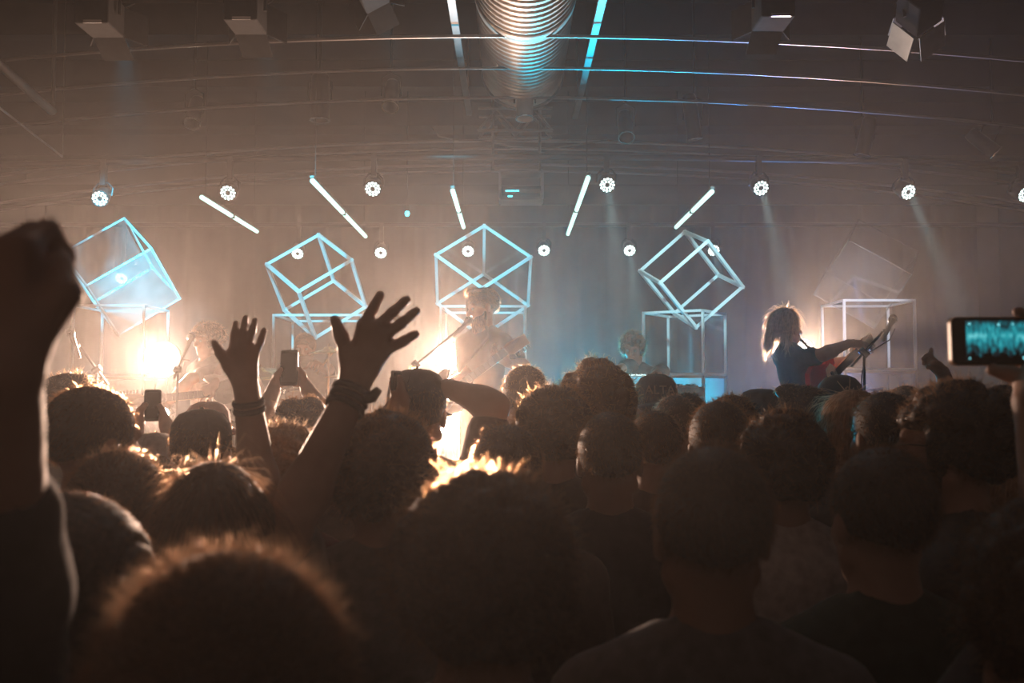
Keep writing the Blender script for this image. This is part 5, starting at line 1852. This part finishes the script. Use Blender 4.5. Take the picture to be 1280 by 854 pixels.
def drum(name, label, c, r, h, tilt, legs=True):
    t = thing(name, label, 'drum', (c.x, c.y, ZR), 0, 'drum kit on the riser')
    R = aim(tilt)
    z = c.z - ZR
    MB().lathe([(r * 0.98, -h / 2), (r, -h / 2), (r, h / 2), (r * 0.98, h / 2)], 32, (0, 0, z), R).build('shell', M['drum'], t, smooth=False)
    for sg in (-1, 1):
        MB().lathe([(r * 1.0, sg * h / 2 - 0.012), (r * 1.04, sg * h / 2 - 0.012), (r * 1.04, sg * h / 2 + 0.012), (r * 1.0, sg * h / 2 + 0.012)], 32, (0, 0, z), R).build('hoop', M['chrome'], t)
        MB().disc(Vector((0, 0, z)) + R @ Vector((0, 0, sg * h / 2)), r, R, 32).build('drum_head', M['skin_head'], t)
    for k in range(8):
        an = 2 * PI * k / 8
        p_ = Vector((r * 1.03 * math.cos(an), r * 1.03 * math.sin(an), 0))
        MB().tube([Vector((0, 0, z)) + R @ (p_ + Vector((0, 0, -h / 2))), Vector((0, 0, z)) + R @ (p_ + Vector((0, 0, h / 2)))], 0.004, 5).build('tension_rod', M['chrome'], t)
    if legs == 'mount':
        MB().tube([(0, 0.02, z - h / 2), (0, 0.05, 0.575)], 0.012, 8).build('mount_post', M['chrome'], t)
    elif legs:
        for k in range(3):
            an = 2 * PI * k / 3 + 0.3
            MB().tube([(0.6 * r * math.cos(an), 0.6 * r * math.sin(an), z - h / 2), (1.15 * r * math.cos(an), 1.15 * r * math.sin(an), 0.01)], 0.009, 6).build('leg', M['chrome'], t)
    else:
        for sx in (-1, 1):
            MB().tube([(sx * r * 0.85, -0.1, z - r * 0.6), (sx * r * 1.1, -0.18, 0.01)], 0.008, 6).build('leg', M['chrome'], t)
    return t
drum('bass_drum', 'big bass drum facing the crowd on the riser', Vector((hp.x, 7.32, ZR + 0.30)), 0.28, 0.3, (0, -1, 0), False)
drum('tom_drum', 'rack tom over the bass drum by the raised flat hand', Vector((hp.x - 0.24, 7.25, ZR + 0.72)), 0.13, 0.18, (0.1, 0.35, 1), 'mount')
drum('tom_drum', 'rack tom over the bass drum by the raised spread hand', Vector((hp.x + 0.12, 7.22, ZR + 0.72)), 0.14, 0.2, (-0.1, 0.35, 1), 'mount')
drum('floor_tom', 'deep floor tom beside the bass drum', Vector((hp.x - 0.52, 7.5, ZR + 0.42)), 0.19, 0.38, (0, 0.05, 1))
drum('snare_drum', 'shallow snare drum near the drummer knees', Vector((hp.x + 0.42, 7.45, ZR + 0.58)), 0.17, 0.14, (0, 0.1, 1))
def cymbal(label, c, r, tilt):
    t = thing('cymbal', label, 'cymbal', (c.x, c.y, ZR), 0, 'cymbals round the drum kit')
    z = c.z - ZR
    R = aim(tilt)
    MB().lathe([(0.006, 0.03), (0.03, 0.024), (0.045, 0.008), (r * 0.6, 0.0), (r, -0.012), (r, -0.0135), (r * 0.6, -0.0015), (0.044, 0.006), (0.006, 0.027)], 32, (0, 0, z), R).build('bronze_plate', M['brass'], t, smooth=True)
    MB().tube([(0, 0, 0.1), (0, 0, z + 0.05)], 0.010, 8).build('pole', M['chrome'], t)
    for k in range(3):
        an = 2 * PI * k / 3 + 0.9
        MB().tube([(0, 0, 0.35), (0.18 * math.cos(an), 0.18 * math.sin(an), 0.01)], 0.009, 6).build('leg', M['chrome'], t)
cymbal('flat brass cymbal standing beside the raised flat hand', P(325, 464, 7.5), 0.2, (0.15, -0.25, 1))
cymbal('thin cymbal catching cyan light beside the drummer shoulder', P(411, 438, 7.35), 0.16, (-0.05, -0.10, 1))
cymbal('small cymbal low over the snare drum', P(430, 470, 7.35), 0.15, (0, 0, 1))

# --- bass player in the glare
Db = 7.0
hp = P(256, 402, Db)
sb_ = (hp.z - ZS - 0.025) / 1.75
tb = PI - 0.75
dirb = Vector((-0.75, -0.35, -0.08)).normalized()
hendb = P(196, 432, 6.55)
def gb_(x_, off=(0, 0, 0)): return hendb + dirb * (x_ - 0.80) + Vector(off)
hendb = P(272, 492, 6.72) + dirb * 0.62
t, fm, conv, HM = performer('person with shaggy brown hair playing bass in the glare of the twin lamps', (hp.x + 0.02, Db, ZS), tb, sb_, 'curly', 'hair_brown', 'skin', 'grey',
    armR=(P(278, 455, 6.95), P(268, 482, 6.68)), handR=(P(268, 482, 6.68), (-0.8, -0.2, -0.5), (0.2, -0.9, 0.3), (0.5, 0.5, 0.55, 0.6), 0.4),
    armL=(P(238, 474, 6.75), hendb - dirb * 0.25 + Vector((0.03, 0.06, -0.04))), handL=(hendb - dirb * 0.25 + Vector((0.03, 0.06, -0.04)), (-0.4, -0.5, 0.7), (0.3, 0.6, 0.4), (0.7, 0.75, 0.8, 0.8), 0.2),
    head=(0.1, -0.1, 0), sleeve=0.6, D=7.0)
guitar('pale bass guitar held by the player in the glare', hendb, dirb, (-0.35, -0.95, 0.1), 'pick', pick='black')
mic_stand('microphone stand before the bass player in the glare', (P(222, 470, 6.35).x, 6.35, ZS), P(222, 462, 6.35), P(238, 424, 6.55), tail=0.08)
mic_stand('microphone stand with a long boom by the raised fist', (P(121, 470, 6.5).x, 6.5, ZS), P(121, 462, 6.5), P(90, 420, 6.4))

# ------------------------------------------------------------------ hanging lamps and details under the ceiling
def barn_lamp(px, py, D, label, w=0.09, flaps=True, beam=None, slit=True, tilt=0.0, flapm='matte', roll=0.0, open_=0.5):
    c = P(px, py, D)
    t = thing('barn_door_lamp', label, 'stage lamp', c)
    R = Matrix.Rotation(roll, 3, 'Y') @ Matrix.Rotation(tilt, 3, 'X')
    MB().box((0, 0, 0), (w, 0.11, w), R).build('housing', M['matte'], t, bevel=0.01)
    for k in range(5):
        MB().box(R @ Vector((0, -0.08 + 0.04 * k, w + 0.006)), (w * 0.8, 0.006, 0.01), R).build('cooling_fin', M['matte'], t)
    MB().lathe([(w * 0.8, 0.0), (w * 0.82, 0.02), (w * 0.7, 0.02), (w * 0.001, 0.008)], 24, R @ Vector((0, 0.11, 0)), R @ aim((0, 1, 0))).build('lens', M['chrome'], t, smooth=True)
    if flaps:
        for k, (dx, dz_) in enumerate(((1, 0), (-1, 0), (0, 1), (0, -1))):
            Rf = R @ (Matrix.Rotation(-dx * open_, 3, 'Z') @ Matrix.Rotation(dz_ * open_, 3, 'X'))
            cc = R @ Vector((dx * (w + 0.03), 0.18, dz_ * (w + 0.03)))
            MB().box(cc, (0.003 if dx else w * 0.95, 0.08, 0.003 if dz_ else w * 0.95), Rf).build('barn_door', M[flapm], t)
    if slit:
        MB().box(R @ Vector((0.01, -0.111, -w * 0.92)), (w * 0.55, 0.003, 0.008), R).build('glint_strip', M['chrome'], t)  # bright strip added to stand for lamp light glinting off the housing
    MB().tube([R @ Vector((-w - 0.015, 0, 0)), Vector((-w - 0.015, 0, w + 0.05)), Vector((0, 0, w + 0.09)), Vector((w + 0.015, 0, w + 0.05)), R @ Vector((w + 0.015, 0, 0))], 0.009, 6).build('yoke', M['matte'], t)
    MB().tube([(0, 0, w + 0.09), (0, 0, ZC - c.z)], 0.014, 8).build('drop_pipe', M['matte'], t)
    if beam:
        tgt, pw, col, ang = beam
        d = Vector(tgt) - c
        spot('front_light', R @ Vector((0, 0.30, 0)), d, pw, col, ang, 0.7, 0.04, t)
    return t
CY = (0.08, 0.74, 1.0)
barn_lamp(125, 18, 5.0, 'black barn door lamp over the crowd, over the cyan film cube side', 0.085, beam=(P(160, 345, 8.9), 3000, (0.0, 0.66, 1.0), 0.30))
barn_lamp(307, 14, 5.0, 'black barn door lamp with added glint strip, over the drummer side', 0.085, beam=(P(396, 365, 9), 1000, CY, 0.34))
barn_lamp(462, -14, 5.0, 'black barn door lamp tipped over beside the duct', 0.07, beam=(P(605, 350, 9), 900, CY, 0.34), roll=-0.5)
barn_lamp(966, 10, 5.0, 'black barn door lamp with added glint strip, over the woman guitarist side', 0.085, beam=(P(865, 370, 8.6), 480, (0.45, 0.92, 1.0), 0.34))
M['grey_flap'] = mat('grey_steel_flap', (0.36, 0.36, 0.36), 0.4, 0.3)
barn_lamp(1150, 8, 5.2, 'tilted barn door lamp with pale shining flaps, over the big phone', 0.085, slit=False, flapm='grey_flap', roll=-0.6, tilt=-0.5, open_=0.2, beam=(P(1060, 390, 8.9), 420, (0.7, 0.8, 1.0), 0.3))

def par_can(px, py, D, label, bright=False, d=(0, -0.5, -0.8), r=0.055, L_=0.24, up_to=None, spot_col=None):
    c = P(px, py, D)
    t = thing('can_lamp', label, 'stage lamp', c)
    R = aim(d)
    MB().lathe([(0.001, L_), (r * 0.8, L_), (r * 0.95, L_ * 0.9), (r, L_ * 0.55)], 24, R=R @ Matrix.Rotation(PI, 3, 'X')).build('socket_cover', M['black'], t, smooth=True)
    MB().lathe([(r, -L_ * 0.55), (r * 1.02, 0.0), (r * 1.12, 0.006), (r * 1.12, 0.014), (r * 0.96, 0.014), (r * 0.93, -0.02), (r * 0.3, -0.09), (0.001, -0.09)], 24, R=R).build('can', M['bright_can'] if bright else M['black'], t, smooth=True)
    MB().lathe([(r * 1.0, 0.012), (r * 1.14, 0.012), (r * 1.14, 0.018), (r * 1.0, 0.018)], 24, R=R).build('rim', M['chrome'], t)
    a = -Vector(d).normalized() * L_ * 0.4
    zt = (up_to if up_to else ZC) - c.z
    MB().tube([a + Vector((-r * 1.25, 0, 0)), Vector((-r * 1.25, a.y, a.z + 0.14)), Vector((0, a.y, a.z + 0.18)), Vector((r * 1.25, a.y, a.z + 0.14)), a + Vector((r * 1.25, 0, 0))], 0.007, 6).build('yoke', M['black'], t)
    MB().tube([Vector((0, a.y, a.z + 0.18)), Vector((0, a.y, max(zt, a.z + 0.2)))], 0.011, 6).build('drop_pipe', M['black'], t)
    return t
par_can(656, 146, 7.0, 'bright silver can lamp hanging before the open end of the duct', True, (0, -0.15, -1), 0.06, 0.26, up_to=PIPES[2]['z0'])
par_can(240, 153, 7.05, 'black can lamp with shiny rim, over the bass player')
par_can(488, 132, 7.05, 'black can lamp with shiny rim, between duct and drummer')
par_can(783, 170, 7.25, 'black can lamp with shiny rim, over the keyboard player')
par_can(400, 148, 7.4, 'long black can lamp pointing straight down, over the drummer', d=(0, 0, -1), L_=0.34, r=0.07)
par_can(868, 172, 7.3, 'black can lamp pointing down, over the upright clear box', d=(0.15, 0.1, -1), L_=0.32)
par_can(1078, 192, 7.5, 'black can lamp pointing down, past the woman guitarist', d=(-0.2, 0.1, -1), L_=0.28)
par_can(1243, 190, 7.5, 'black can lamp tipped sideways, over the big phone', d=(0.6, -0.2, -0.6), L_=0.24)
# small hanging sign box with a cyan light
t = thing('signal_lamp', 'tiny cyan signal lamp hanging beside the duct over the stage', 'lamp', P(509, 267, 9.3))
MB().box((0, 0, 0.05), (0.02, 0.02, 0.03)).build('housing', M['black'], t)
MB().ball((0, 0, 0), (0.022, 0.022, 0.028), 10, 6).build('bulb', M['ledblue'], t)
MB().tube([(0, 0, 0.07), (0, 0, ZC - P(509, 267, 9.3).z)], 0.006, 6).build('drop_rod', M['black'], t)
